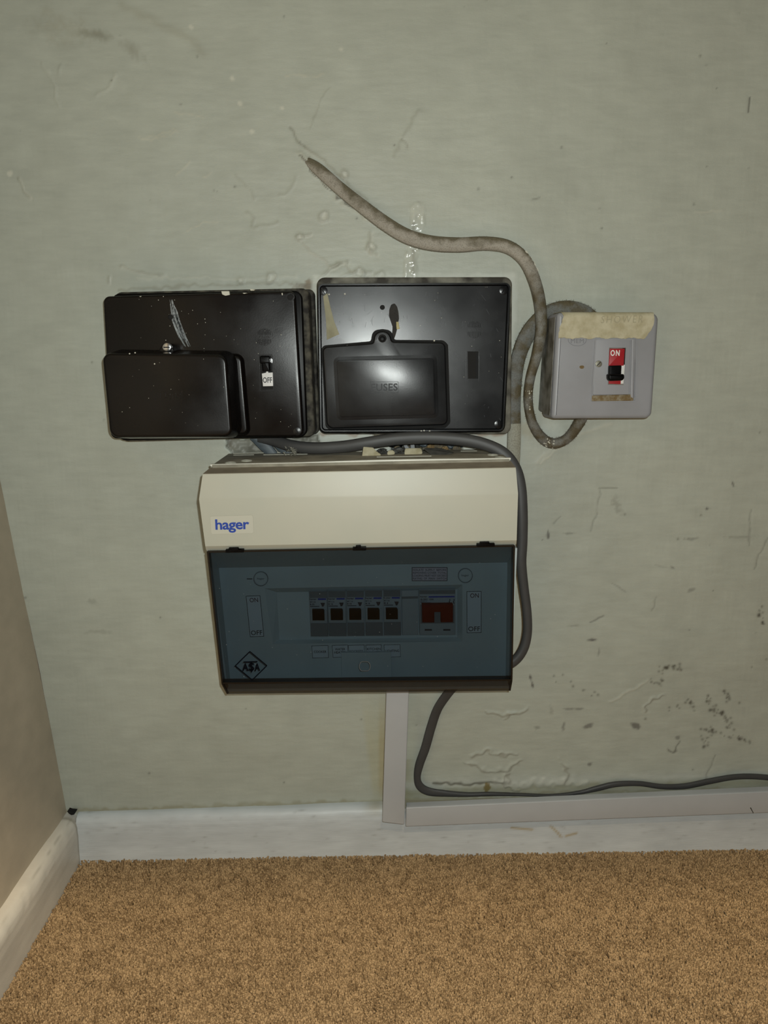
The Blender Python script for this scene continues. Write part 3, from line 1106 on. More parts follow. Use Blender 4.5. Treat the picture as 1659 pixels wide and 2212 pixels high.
def ribbed_emblem(cx, cy, r, pl, parent, m):
    """moulded round maker's mark: ribs above and below a plain band"""
    if not isinstance(pl, Plane):
        pl = Plane(pl)
    mb = MB()
    ring_outline(mb, outl(circ_px(cx, cy, r, 28), pl), 0.0003, pl.off(-0.0002), 0.0004)
    for k in range(-5, 6):
        x = cx + k * r * 0.17
        h = math.sqrt(max(0, r * r * 0.86 - (k * r * 0.17) ** 2))
        w = r * 0.038
        for (a, b) in [(cy - h, cy - r * 0.26), (cy + r * 0.26, cy + h)]:
            if b - a > r * 0.12:
                prism(mb, outl(rect(x - w, a, x + w, b), pl), pl.off(-0.0006), 0.0008, bev=0.0002, seg=1)
    e = mb.build('ribbed_emblem', m, parent)
    for i, (x0, x1) in enumerate([(-0.62, -0.2), (-0.12, 0.1), (0.18, 0.36), (0.42, 0.64)]):
        pass
    text('emblem_lettering', 'WYLEX', [(cx - r * 0.62, cy - r * 0.14), (cx + r * 0.62, cy - r * 0.14), (cx + r * 0.62, cy + r * 0.16), (cx - r * 0.62, cy + r * 0.16)],
         pl, m, e, 0.01, 0.0004)
    return e


# ------------------------------------------------------------------ left fuse box
def left_box():
    t = thing('fuse_box', 'black fuse box standing proud on the left, with white OFF tab and paint smear', 'fuse box', at(450, 790, 0.0))
    # stepped base against the wall
    slab('base_frame', [(258, 640), (679, 624), (690, 938), (268, 946)], P(-0.012), 0.012, M_DIRTY, t, r=0.006, bev=0.002)
    slab('base', [(246, 631), (666, 622), (680, 943), (262, 954)], P(-0.034), 0.022, M_DIRTY, t, r=0.007, bev=0.002, flare=0.001)
    slab('base_rim', [(240, 634), (652, 627), (664, 944), (254, 952)], P(-0.043), 0.009, M_BAKE_EDGE, t, r=0.008, bev=0.0015)
    cpl = P(-0.052)
    slab('cover', [(222, 640), (637, 628), (656, 943), (239, 948)], cpl, 0.010, M_BAKE, t, r=0.006, bev=0.0022, seg=4)
    # raised shoulder beside the fuse carrier
    slab('cover_shoulder', [(240, 768), (521, 768), (536, 938), (258, 943)], P(-0.0565), 0.0045, M_BAKE, t, r=0.006, bev=0.0022, seg=4, flare=0.002)
    # fuse cover, standing well out
    fpl = P(-0.090)
    fc = MB()
    prism(fc, outl([(219, 762), (489, 765), (502, 944), (237, 946)], fpl, 0.0085, 7), fpl, 0.034, 0.003, 4, 0.004)
    fco = fc.build('fuse_cover', M_BAKE, t)
    frame('moulded_border', rect(330, 845, 393, 866), fpl.off(-0.0001), 0.0003, M_BAKE, fco, depth=0.0003)
    text('moulded_lettering', 'FUSES', [(333, 849), (390, 849), (390, 863), (333, 863)], fpl, M_BAKE, fco, 0.02, 0.0004)
    # lobe with bright thumb screw above the fuse cover
    slab('screw_lobe', [(338, 775), (345, 752), (352, 741), (368, 741), (374, 752), (380, 775)], P(-0.066), 0.016, M_BAKE, t, r=0.003, bev=0.001)
    s = disc('thumb_screw', 360, 750, 9.5, P(-0.071), 0.006, M_CHROME, t, bev=0.0008, label='bright metal thumb screw')
    slab('screw_slot', rect(353, 749, 367, 751.5), P(-0.0711), 0.0003, M_HOLE, s, bev=0)
    disc('screw_hole', 368, 685, 5, cpl.off(-0.0003), 0.0006, M_HOLE, t, bev=0.0002)
    mb = MB()
    ring_outline(mb, outl(circ_px(368, 685, 6.2, 18), cpl), 0.0005, cpl.off(-0.0005), 0.0008)
    mb.build('hole_rim', M_BAKE, t)
    disc('screw_hole', 627, 642, 6.5, cpl.off(-0.0002), 0.0004, M_HOLE, t, bev=0.0001)
    mb = MB()
    ring_outline(mb, outl(circ_px(627, 642, 9.5, 20), cpl), 0.001, cpl.off(-0.0006), 0.001)
    mb.build('hole_rim', M_BAKE, t)
    slot_screw(642, 932, 9, cpl, t, M_BAKE2, M_HOLE, -1.0)
    ribbed_emblem(571, 728, 19, cpl, t, M_BAKE)
    # switch opening with rocker and white OFF tab
    frame('switch_surround', [(557, 765), (589, 765), (592, 844), (561, 846)], cpl.off(-0.0005), 0.0009, M_BAKE, t, r=0.002, depth=0.001)
    sw = slab('switch_recess', [(560, 768), (586, 768), (590, 840), (565, 841)], cpl.off(-0.0002), 0.0006, M_HOLE, t, bev=0)
    rk = slab('switch_toggle', [(563, 768), (580, 768), (583, 802), (567, 803)], cpl.off(-0.006), 0.006, M_BLACK, t, r=0.001, bev=0.0012)
    slab('toggle_tip', [(561, 770), (582, 770), (583, 784), (562, 785)], cpl.off(-0.010), 0.005, M_BLACK, rk, r=0.001, bev=0.001)
    tb = slab('off_tab', [(565.5, 807), (574.5, 805), (575.5, 799.5), (578.5, 799.5), (579.5, 805), (589, 804.5), (590, 834), (568, 834.5)], cpl.off(-0.0022), 0.0022, M_WHITE_LABEL, t,
              r=0.0003, bev=0.0003, label='white switch tab printed OFF')
    text('tab_lettering', 'OFF', [(567.5, 815), (587.5, 815), (588, 827), (568, 827)], cpl.off(-0.0023), M_INK, tb, 0.02)
    slab('chrome_sliver', [(585, 774), (588.5, 776), (588.5, 784), (586, 784)], cpl.off(-0.001), 0.001, M_CHROME, t, bev=0)
    # white paint smear dragged over the cover, made of brush streaks
    mb = MB()
    R = random.Random(3)
    cl = [(369, 646), (374, 668), (379, 690), (387, 712), (396, 733), (406, 753)]
    for k in range(40):
        o_ = R.uniform(-8, 8)
        a0, a1 = R.uniform(0, 0.35), R.uniform(0.7, 1.0)
        if k % 4 == 0:
            a0, a1 = R.uniform(0.0, 0.5), R.uniform(0.4, 0.8)
        pts = []
        for q in range(9):
            u = (a0 + (a1 - a0) * q / 8) * 4.999
            i = int(u)
            fr = u - i
            wd = 1.0 if u > 1 else 0.75
            pts.append((cl[i][0] * (1 - fr) + cl[i + 1][0] * fr + o_ * wd, cl[i][1] * (1 - fr) + cl[i + 1][1] * fr))
        w = R.uniform(0.4, 1.3)
        v, f = [], []
        for q, (a, b) in enumerate(pts):
            ww = w * math.sin(math.pi * (q + 0.6) / 9.2)
            p0, p1 = at(a - ww, b, cpl), at(a + ww, b, cpl)
            v += [p0 + Vector((0, 0.0001, 0)), p0 + Vector((0, -0.00012, 0)), p1 + Vector((0, -0.00012, 0)), p1 + Vector((0, 0.0001, 0))]
            if q:
                n = q * 4
                f += [[n - 4 + j, n - 4 + (j + 1) % 4, n + (j + 1) % 4, n + j] for j in range(4)]
        mb.add(v, f)
    M_SMEAR = mat('thin_white_paint', (170, 176, 178), 0.6, col2=(92, 96, 100), vscale=500)
    mb.build('paint_smear', M_SMEAR, t, label='thin white paint smear')
    # paint chips and specks
    mb = MB()
    for pts in [[(478, 629), (495, 629), (497, 637), (487, 639), (480, 636)], [(540, 624), (552, 625), (548, 628), (541, 628)], [(523, 632), (538, 632), (527, 635)],
                [(300, 640), (306, 639), (304, 642)], [(608, 633), (611, 633), (611, 638), (609, 638)]]:
        prism(mb, outl(pts, cpl, 0.0004, 2), cpl.off(-0.0007), 0.003, 0.0003, 1)
    for _ in range(34):
        cx, cy = R.uniform(300, 640), R.uniform(640, 760)
        s_ = R.uniform(0.35, 1.0)
        prism(mb, outl(circ_px(cx, cy, s_, 6), cpl), cpl.off(-0.00025), 0.0004, 0.0001, 1)
    for _ in range(12):
        cx, cy = R.uniform(540, 640), R.uniform(760, 930)
        prism(mb, outl(circ_px(cx, cy, R.uniform(0.3, 0.8), 6), cpl), cpl.off(-0.00025), 0.0004, 0.0001, 1)
    mb.build('paint_chips', M_CHIP, t)['kind'] = 'stuff'
    mb = MB()
    for _ in range(16):
        cx, cy = R.uniform(240, 490), R.uniform(770, 930)
        prism(mb, outl(circ_px(cx, cy, R.uniform(0.3, 0.8), 6), fpl), fpl.off(-0.00025), 0.0004, 0.0001, 1)
    for cx, cy in [(334, 786), (280, 764), (292, 762)]:
        prism(mb, outl(circ_px(cx, cy, 1.6, 6), fpl), fpl.off(-0.0004), 0.0006, 0.0001, 1)
    mb.build('paint_specks', M_CHIP, fco)['kind'] = 'stuff'


left_box()


# ------------------------------------------------------------------ right fuse box
def right_box():
    t = thing('fuse_box', 'black fuse box beside the grey switch, with flush fuse cover and torn masking tape scrap', 'fuse box', at(890, 770, 0.0))
    slab('base', [(684, 599), (1107, 598), (1104, 938), (689, 938)], P(-0.0155), 0.0155, M_PAINTED, t, r=0.008, bev=0.002)
    slab('base_rim', [(686, 612), (1105, 610), (1091, 934), (690, 936)], P(-0.022), 0.008, M_BAKE_EDGE, t, r=0.007, bev=0.001)
    cpl = P(-0.030)
    fpl = P(-0.034)
    # cover: rim lip then slightly sunk face
    mb = MB()
    po = outl([(686, 612), (1104, 610), (1089, 932), (691, 934)], P(-0.031), 0.006, 6)
    rings = []
    for ins, dy in [(0, 0.009), (0, 0.001), (0.0006, 0.0), (0.0020, 0.0), (0.0032, 0.0022)]:
        q = inset2(po, ins)
        rings.append([(p.x, -0.031 + dy, p.y) for p in q])
    n = len(po)
    v = [c for r in rings for c in r]
    f = []
    for k in range(len(rings) - 1):
        f += [[k * n + i, k * n + (i + 1) % n, (k + 1) * n + (i + 1) % n, (k + 1) * n + i] for i in range(n)]
    f.append(list(range((len(rings) - 1) * n, len(rings) * n)))
    f.append(list(range(n))[::-1])
    mb.add(v, f)
    cover = mb.build('cover', M_BAKE2, t)
    cp = P(-0.0288)
    # black groove round the fuse cover
    lobe = [(806, 741), (809, 724), (816, 717), (826, 714.5), (836, 717), (843, 724), (847, 738)]
    big = [(694, 753), (700, 746)] + [(a + (-5 if a < 820 else 5 if a > 830 else 0), b - 4) for a, b in lobe] + [(958, 735), (968, 744), (973, 914), (962, 925), (716, 932), (703, 922)]
    slab('cover_groove', big, cp.off(-0.0003), 0.0005, M_HOLE, t, r=0.002, bev=0.0001)
    fo = [(696.5, 750)] + lobe + [(962, 740), (967.5, 918), (706.5, 926)]
    rr = [0.005] + [0.002] * 7 + [0.005, 0.006, 0.007]
    mb = MB()
    prism(mb, outl(fo, fpl, rr, 5), fpl, 0.006, 0.0014, 4)
    fco = mb.build('fuse_cover', M_BAKE2, t)
    # raised pillow of the fuse cover
    mb = MB()
    pl2 = P(-0.0347)
    pts = outl([(720, 770), (944, 765), (948, 902), (727, 908)], pl2, 0.003, 5)
    pts = outl([(727, 778), (937, 773), (941, 896), (734, 901)], pl2, 0.003, 5)
    prism(mb, pts, pl2, 0.0008, 0.0003, 3, 0.0042)
    mb.build('raised_panel', M_BAKE2, fco)
    frame('name_border', rect(799.5, 824.5, 860.5, 848.5), pl2.off(-0.00025), 0.00035, M_BAKE_EDGE, fco, depth=0.0003)
    text('moulded_lettering', 'FUSES', [(802, 829), (859, 828), (859, 844), (802, 845)], pl2.off(-0.0001), M_BAKE_EDGE, fco, 0.02, 0.00015, 1.05)
    # screw well in the lobe
    disc('screw_well', 826, 731, 9, fpl.off(-0.0002), 0.0004, M_HOLE, fco, bev=0.0001)
    s = disc('cover_screw', 826, 732, 6, fpl.off(-0.0010), 0.0012, M_BLACK, fco, bev=0.0008)
    mb = MB()
    for k in range(8):
        a = k * math.pi / 4
        prism(mb, outl(circ_px(826 + 7.6 * math.cos(a), 731 + 7.6 * math.sin(a), 1.7, 8), fpl), fpl.off(-0.0005), 0.0006, 0.0001, 1)
    mb.build('star_washer', M_HOLE, fco)
    disc('screw_hole', 826, 664, 5.5, cp.off(-0.0002), 0.0004, M_HOLE, t, bev=0.0001, n=11)
    for cx, cy, a in [(698, 628, -1.1), (1088, 627, 1.0), (1077, 917, -1.4), (703, 918, 0.4)]:
        if cx != 703:
            slot_screw(cx, cy, 9.5, cp, t, M_BAKE2, M_BAKE_EDGE, a)
    ribbed_emblem(1024, 712, 19.5, cp, t, M_BAKE2)
    # switch slot
    frame('switch_surround', [(1006, 757), (1037, 757), (1036, 827), (1007, 827)], cp.off(-0.0006), 0.001, M_BAKE2, t, r=0.0015, depth=0.0008)
    r_ = slab('switch_recess', [(1010, 759), (1033, 759), (1033, 818), (1011, 818)], cp.off(-0.0002), 0.0005, M_HOLE, t, bev=0)
    slab('recess_wall', [(1029, 762), (1032, 762), (1031.5, 818), (1029, 818)], cp.off(-0.0005), 0.0004, M_BLACK, r_, bev=0)
    slab('recess_floor', [(1011, 819), (1033, 819), (1034, 823), (1010, 823)], cp.off(-0.0005), 0.0004, M_BAKE2, r_, bev=0)
    # stuck remnant of masking tape
    pl = cp.off(-0.0003)
    tp = slab('tape_scrap', [(698, 640), (707, 633), (713, 660), (722, 695), (733, 722), (706, 734), (704, 690)], pl, 0.0004, M_TAPE, t, bev=0.0001, seg=1,
              label='torn scrap of beige masking tape')
    # glue mark and its yellow drip
    R = random.Random(5)
    gp = [(845, 658), (852, 655), (858, 662), (861, 675), (862, 690), (859, 700), (857, 715), (853, 728), (850, 735), (847, 722), (848, 706), (844, 694), (840, 682), (841, 668)]
    slab('glue_mark', gp, cp.off(-0.0001), 0.0002, mat('brown_glue_mark', (40, 37, 33), 0.65, spec=0.3, bump=0.8, bscale=500, var=0.5, vscale=150), t, r=0.001, bev=0)
    slab('yellow_drip', [(856, 695), (861, 695), (862, 704), (864, 710), (857, 712), (856, 704)], cp.off(-0.0006), 0.0006, mat('dried_glue', (170, 160, 108), 0.5), t, r=0.0004, bev=0.0002)
    # fine scratches
    mb = MB()
    for k in range(46):
        if k < 22:
            cx, cy = R.uniform(920, 1090), R.uniform(620, 920)
        else:
            cx, cy = R.uniform(720, 960), R.uniform(620, 700)
        L = R.uniform(4, 16)
        an = R.uniform(0.9, 1.9) if k % 3 else R.uniform(0, 3)
        dx, dy = math.cos(an) * L, math.sin(an) * L
        v = [at(cx, cy, cp.off(-0.0001)), at(cx + 0.5, cy, cp.off(-0.0001)), at(cx + dx + 0.4, cy + dy, cp.off(-0.0001)), at(cx + dx, cy + dy, cp.off(-0.0001))]
        v2 = [p + Vector((0, 0.00012, 0)) for p in v]
        mb.add(v + v2, [[0, 1, 2, 3], [0, 3, 7, 4], [1, 5, 6, 2], [0, 4, 5, 1], [3, 2, 6, 7]])
    mb.build('scratches', mat('scratched_bakelite', (70, 74, 80), 0.5), t, smooth=False)['kind'] = 'stuff'
    mb = MB()
    for _ in range(36):
        cx, cy = R.uniform(700, 1090), R.uniform(620, 925)
        prism(mb, outl(circ_px(cx, cy, R.uniform(0.35, 0.9), 6), cp), cp.off(-0.0002), 0.0003, 0.0001, 1)
    for cx, cy in [(745, 635), (750, 747), (938, 736), (910, 931), (916, 930), (928, 931), (711, 636)]:
        prism(mb, outl(circ_px(cx, cy, 1.8, 6), P(-0.031)), P(-0.0318), 0.003, 0.0001, 1)
    mb.build('paint_chips', M_CHIP, t)['kind'] = 'stuff'


right_box()


# ------------------------------------------------------------------ grey isolator switch on the right
def isolator():
    t = thing('isolator_switch', 'grey box switch right of the cables, red ON rocker, masking tape on top', 'switch', at(1300, 790, 0.0))
    fp = P(-0.055)
    slab('back_box', [(1186, 684), (1392, 684), (1380, 892), (1172, 892)], P(-0.020), 0.020, M_GREY_DIRTY, t, r=0.004, bev=0.001)
    mb = MB()
    prism(mb, outl([(1205, 675), (1425, 675), (1409, 904), (1192, 905)], fp, [0.004, 0.008, 0.007, 0.004], 6), fp, 0.036, 0.0045, 5, 0.0008)
    cv = mb.build('cover', M_GREY, t)
    # grimy left flank of the cover
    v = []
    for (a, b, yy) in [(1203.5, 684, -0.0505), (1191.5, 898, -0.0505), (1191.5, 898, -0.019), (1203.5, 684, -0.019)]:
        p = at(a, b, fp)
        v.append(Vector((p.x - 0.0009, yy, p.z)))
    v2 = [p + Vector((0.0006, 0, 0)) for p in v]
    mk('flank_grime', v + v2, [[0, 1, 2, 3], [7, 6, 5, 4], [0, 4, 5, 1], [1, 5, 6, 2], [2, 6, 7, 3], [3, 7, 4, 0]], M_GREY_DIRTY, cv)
    # sunk frame with rounded outer lip
    lip = MB()
    ring_outline(lip, outl([(1285, 732), (1374, 732), (1374, 868), (1276, 868)], fp, 0.002), 0.0012, fp.off(-0.0010), 0.0012)
    lip.build('frame_lip', M_GREY, cv)
    slab('frame_right', [(1365.5, 732), (1373.5, 732), (1370, 862), (1362, 858)], fp.off(-0.0016), 0.0018, M_GREY, cv, r=0.001, bev=0.0008)
    slab('frame_ledge', [(1279, 854), (1368, 852), (1369, 866), (1278, 867)], fp.off(-0.0014), 0.0016, M_BROWN_DIRT, cv, r=0.001, bev=0.0007, label='ledge caked in brown grime')
    pnl = slab('switch_plate', [(1285, 732), (1362, 732), (1359, 852), (1281, 853)], fp.off(-0.0008), 0.001, M_GREY, cv, r=0.001, bev=0.0004)
    slot_screw(1293.5, 786, 7.2, fp.off(-0.001), t, M_STEEL, M_HOLE, 0.8)
    # rocker
    slab('rocker_opening', [(1316, 751), (1352, 751), (1347, 832), (1313, 831)], fp.off(-0.0009), 0.0004, M_GREY_DIRTY, t, bev=0)
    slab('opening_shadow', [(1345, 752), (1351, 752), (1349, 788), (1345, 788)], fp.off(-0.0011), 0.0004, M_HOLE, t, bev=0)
    rk = slab('rocker', [(1318, 753), (1350, 753), (1347.5, 790), (1315.5, 790)], fp.off(-0.0026), 0.003, M_RED, t, r=0.0005, bev=0.0005, label='red rocker printed ON')
    text('rocker_lettering', 'ON', [(1319, 756), (1339, 756), (1338, 769), (1318.5, 769)], fp.off(-0.0027), M_WHITE, rk, 0.03, spacing=1.25)
    slab('rocker_foot', [(1317, 790), (1345, 790), (1341, 830), (1315, 829)], fp.off(-0.0016), 0.0018, M_RED, t, bev=0.0003)
    slab('rocker_side', [(1343, 788), (1350, 788), (1347, 829), (1341, 829)], fp.off(-0.0022), 0.002, M_WHITE, t, bev=0.0003)
    tg = slab('toggle', [(1318, 790), (1343, 789), (1342, 812), (1317, 812)], fp.off(-0.007), 0.006, M_BLACK, t, r=0.001, bev=0.001)
    slab('toggle_bar', [(1315, 808), (1349, 808), (1350, 817), (1346, 822), (1318, 823), (1315, 818)], fp.off(-0.013), 0.007, M_BLACK, tg, r=0.0012, bev=0.002, seg=4)
    # moulded oval mark, half under the tape
    mb = MB()
    ring_outline(mb, outl(circ_px(1247, 734, 20, 30, 0.68), fp), 0.0004, fp.off(-0.0003), 0.0005)
    em = mb.build('oval_emblem', mat('grey_moulding', (120, 121, 126), 0.45), cv)
    text('emblem_lettering', 'MEM', [(1233, 732), (1261, 732), (1261, 741), (1233, 741)], fp, mat('grey_moulding', (120, 121, 126), 0.45), em, 0.0, 0.0002, 1.1)
    slab('grime_spot', circ_px(1257, 793, 5.5, 9, 0.7), fp.off(-0.0001), 0.0003, M_BROWN_DIRT, cv, bev=0.0001, seg=1)
    # masking tape folded over the top edge
    top_l, top_r = at(1209, 675, fp), at(1421, 675, fp)
    zt = at(1300, 675, fp).z
    zb = at(1300, 730.5, fp).z
    nx, V_, F_ = 44, [], []
    prof = []
    R_ = 0.0047
    prof.append((-0.0556, zb))
    for k in range(1, 8):
        prof.append((-0.0556, zb + (zt - R_ - zb) * k / 8))
    for k in range(6):
        a = k / 5 * math.pi / 2
        prof.append((-0.055 + 0.0045 - 0.0005 + -(R_ + 0.0004) * math.cos(a) , zt - R_ + (R_ + 0.0006) * math.sin(a)))
    for k in range(1, 4):
        prof.append((-0.046 + k * 0.005, zt + 0.0008))
    lx0, lx1 = top_l.x, top_r.x
    RR = random.Random(9)
    zs_ = [RR.uniform(-1, 1) for _ in range(60)]
    for layer in (0, 1):
        for j, (yy, zz) in enumerate(prof):
            u = j / (len(prof) - 1)
            # torn side edges
            le = lx0 - 0.0002 + (0.004 * math.exp(-((u - 0.55) / 0.25) ** 2)) + 0.0005 * zs_[j]
            ri = lx1 - 0.0035 - 0.008 * max(0, (0.28 - u)) / 0.28 + 0.0006 * zs_[j + 20]
            for i in range(nx + 1):
                s_ = i / nx
                x = le + (ri - le) * s_
                dz = (0.0006 * math.sin(s_ * 31) + 0.0004 * zs_[i]) if j == 0 else 0
                V_.append(Vector((x, yy + layer * 0.0004, zz + dz - layer * 0.0002)))
    W = nx + 1
    L = len(prof)
    for j in range(L - 1):
        for i in range(nx):
            a = j * W + i
            F_.append([a, a + 1, a + W + 1, a + W])
            b = a + L * W
            F_.append([b, b + W, b + W + 1, b + 1])
    for i in range(nx):
        F_.append([i, i + L * W, i + 1 + L * W, i + 1])
        a = (L - 1) * W + i
        F_.append([a, a + 1, a + 1 + L * W, a + L * W])
    for j in range(L - 1):
        a = j * W
        F_.append([a, a + W, a + W + L * W, a + L * W])
        a = j * W + nx
        F_.append([a, a + L * W, a + W + L * W, a + W])
    tape = mk('masking_tape', V_, F_, M_TAPE2, t, label='strip of masking tape with faint handwriting')
    text('handwriting', 'SHOWER', [(1298, 683), (1388, 681), (1388, 697), (1298, 698)], P(-0.0561), mat('faint_pencil', (160, 154, 129), 0.8), tape, -0.012, 0.0001, 1.3, 0.2)
    return t


isolator()


# ------------------------------------------------------------------ consumer unit
LIDP = P(-0.122, -0.181, 0.413)            # smoked lid
INP = P(-0.079, -0.085, 0.400)             # moulded panel behind the lid
RECP = INP.off(0.007)                      # floor of the breaker recess
MODP = INP.off(-0.001)                     # fronts of the breakers


def XL(z):
    return -0.1581 + (0.463 - z) * (0.0069 / 0.2)


def XR(z):
    return 0.1452 + (0.463 - z) * (0.0070 / 0.2)


def consumer_unit():
    t = thing('consumer_unit', 'cream plastic consumer unit with smoked flip lid and blue lettering below the black boxes', 'consumer unit', (0, 0, 0.24))
    # housing, lofted from section stations (left point, right point)
    st = [(at(494, 980, 0.0), at(1070, 970, 0.0)),
          (at(455, 1007, -0.103), at(1103, 994, -0.103))]
    zt = 0.4135
    hb = MB()

    def loft(mb, stations, closed=True):
        v, f = [], []
        n = len(stations)
        for a, b in stations:
            v += [a, b]
        rng_ = range(n if closed else n - 1)
        for i in rng_:
            j = (i + 1) % n
            f.append([2 * i, 2 * i + 1, 2 * j + 1, 2 * j])
        f.append([2 * i for i in range(n)])
        f.append([2 * i + 1 for i in range(n)][::-1])
        mb.add(v, f)

    def lr(y, z, zr=None, dl=0.0, dr=0.0):
        zr = z if zr is None else zr
        return (Vector((XL(z) + dl, y, z)), Vector((XR(z) + dr, y, zr)))
    # back box: the part screwed to the wall, with its top face
    loft(hb, [st[0], (st[0][0].lerp(at(455, 1007, -0.103), 0.93), st[0][1].lerp(at(1103, 994, -0.103), 0.93)),
              lr(-0.05, 0.40, None, 0.002, -0.002), lr(-0.05, 0.258, None, 0.002, -0.002), lr(0.0, 0.252, None, 0.002, -0.002)])
    hb.build('back_box', M_TOPGREY, t)
    # front cover: lip, bevel, two sloping faces
    fcv = MB()
    l0 = (at(455, 1010.5, -0.092), at(1103, 996.5, -0.092))
    l00 = (at(456, 1007, -0.091), at(1102, 993, -0.091))
    b0 = (at(438, 1024, -0.118), at(1114, 1010, -0.118))
    b1 = (at(437.6, 1025.5, -0.1184), at(1114.3, 1011.5, -0.1184))
    r0 = (at(430.5, 1074, -0.122), at(1119, 1065, -0.122))
    r1 = (at(430, 1079, -0.1222), at(1119, 1070, -0.1222))
    w0 = (at(443.5, 1180, -0.123), at(1116, 1167, -0.123))
    w1 = (at(445.5, 1189, -0.119), at(1115, 1176, -0.119))
    inn = lambda s, dz=0.0, y=-0.098: (Vector((s[0].x + 0.002, y, s[0].z + dz)), Vector((s[1].x - 0.002, y, s[1].z + dz)))
    loft(fcv, [l00, l0, b0, b1, r0, r1, w0, w1, inn(w1, 0.0, -0.10), inn(w1, 0.003, -0.055), inn(l0, -0.003, -0.055)])
    cover = fcv.build('front_cover', M_CREAM, t, angle=12)
    # dust film on the upward-facing bevel, its brown also painting in the shade there
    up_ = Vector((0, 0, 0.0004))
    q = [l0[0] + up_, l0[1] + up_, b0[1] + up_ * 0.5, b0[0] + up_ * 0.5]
    mk('dust_shade_film', q + [p_ - Vector((0, 0, 0.0006)) for p_ in q], [[0, 1, 2, 3], [7, 6, 5, 4], [0, 4, 5, 1], [1, 5, 6, 2], [2, 6, 7, 3], [3, 7, 4, 0]],
       mat('brown_dust_and_shade', (146, 136, 118), 0.9, col2=(128, 118, 102), vscale=60), cover, smooth=False)
    # lifted lip along the top edge of the cover
    lp = MB()
    N = 14
    v, f = [], []
    for i in range(N + 1):
        u = i / N
        p = l00[0].lerp(l00[1], u)
        bow = 0.0016 * math.sin(math.pi * min(1, max(0, (u - 0.3) / 0.6))) if u > 0.3 else 0
        for dy, dz in [(-0.0026, 0.0004), (-0.0026, 0.0020), (0.001, 0.0022), (0.001, 0.0004)]:
            v.append(p + Vector((0, dy, dz + bow * 0.5)))
        if i:
            k = i * 4
            f += [[k - 4 + j, k - 4 + (j + 1) % 4, k + (j + 1) % 4, k + j] for j in range(4)]
    f += [[0, 1, 2, 3], [N * 4 + 3, N * 4 + 2, N * 4 + 1, N * 4]]
    lp.add(v, f)
    gap = MB()
    q0, q1 = l0[0].lerp(l0[1], 0.28), l0[0].lerp(l0[1], 0.80)
    mid = l0[0].lerp(l0[1], 0.5)
    vv = []
    for p_, h_ in ((q0, 0.0002), (mid, 0.0011), (q1, 0.0002)):
        for dy in (-0.0022, 0.001):
            vv += [p_ + Vector((0, dy, -0.0002)), p_ + Vector((0, dy, h_ + 0.0003))]
    gap.add(vv, [[0, 1, 5, 4], [4, 5, 9, 8], [2, 3, 7, 6], [6, 7, 11, 10], [1, 3, 7, 5], [5, 7, 11, 9], [0, 2, 6, 4], [4, 6, 10, 8], [0, 1, 3, 2], [8, 9, 11, 10]])
    gap.build('lip_gap', M_HOLE, cover, smooth=False)
    lp.build('cover_lip', mat('pale_plastic_edge', (228, 226, 214), 0.4), cover)
    # sloping trough between the lid edge and the inner panel, with the inner panel and its recess
    tr = MB()
    zt_, zb_ = w1[0].z - 0.001, 0.2665
    outer = [(446.5, 1193), (1112, 1180), (1106, 1468), (479, 1475)]
    o3 = [at(a, b, LIDP.off(0.006)) for a, b in outer]
    inner = [(468.5, 1227), (1096, 1215), (1092, 1471), (491, 1478)]
    i3 = [at(a, b, INP) for a, b in inner]
    ro = [(572, 1271), (999, 1263), (999, 1386), (589, 1391)]
    r3 = [at(a, b, INP) for a, b in ro]
    ri = [(598, 1279.5), (987.5, 1273), (987.5, 1376), (604, 1382)]
    f3 = [at(a, b, RECP) for a, b in ri]
    v = o3 + i3 + r3 + f3
    f = []
    for k in range(3):
        for i in range(4):
            j = (i + 1) % 4
            f.append([k * 4 + i, k * 4 + j, (k + 1) * 4 + j, (k + 1) * 4 + i])
    f.append([12, 13, 14, 15])
    tr.add(v, f)
    # side walls and bottom of the housing round the lid
    for side in (0, 1):
        pts = []
        for (z, y) in [(0.411, -0.050), (0.411, -0.1135), (0.262, -0.083), (0.252, -0.070), (0.252, -0.05)]:
            x = XL(z) + 0.0015 if side == 0 else XR(z) + 0.0008
            pts.append(Vector((x, y, z)))
        d = 0.002 if side == 0 else -0.002
        v = pts + [p + Vector((d, 0, 0)) for p in pts]
        n = 5
        tr.add(v, [list(range(n)), [n + i for i in range(n)][::-1]] + [[i, (i + 1) % n, n + (i + 1) % n, n + i] for i in range(n)])
    bz = 0.2495
    v = [(XL(bz) + 0.001, -0.084, bz), (XR(bz) + 0.0006, -0.084, bz), (XR(bz) + 0.0006, -0.05, bz), (XL(bz) + 0.001, -0.05, bz)]
    v2 = [(a, b, c + 0.003) for a, b, c in v]
    tr.add(v + v2, [[0, 1, 2, 3], [7, 6, 5, 4], [0, 4, 5, 1], [1, 5, 6, 2], [2, 6, 7, 3], [3, 7, 4, 0]])
    tr.build('inner_panel', M_PANEL, t, smooth=False)

    # knockouts and dirt marks on the top face
    mb = MB()
    zf = lambda u: st[0][0].lerp(st[0][1], u)
    for u, y in [(0.06, -0.085), (0.105, -0.07), (0.955, -0.06), (0.965, -0.085)]:
        c = zf(u)
        zz = c.z + (y / -0.103) * (st[1][0].lerp(st[1][1], u).z - c.z)
        n = 20
        v = []
        for r_ in (0.0052, 0.0058):
            for k in range(n):
                a = 2 * math.pi * k / n
                v.append((c.x + r_ * math.cos(a), y + r_ * math.sin(a), zz + 0.0002))
        for r_ in (0.0052, 0.0058):
            for k in range(n):
                a = 2 * math.pi * k / n
                v.append((c.x + r_ * math.cos(a), y + r_ * math.sin(a), zz + 0.0009))
        f = []
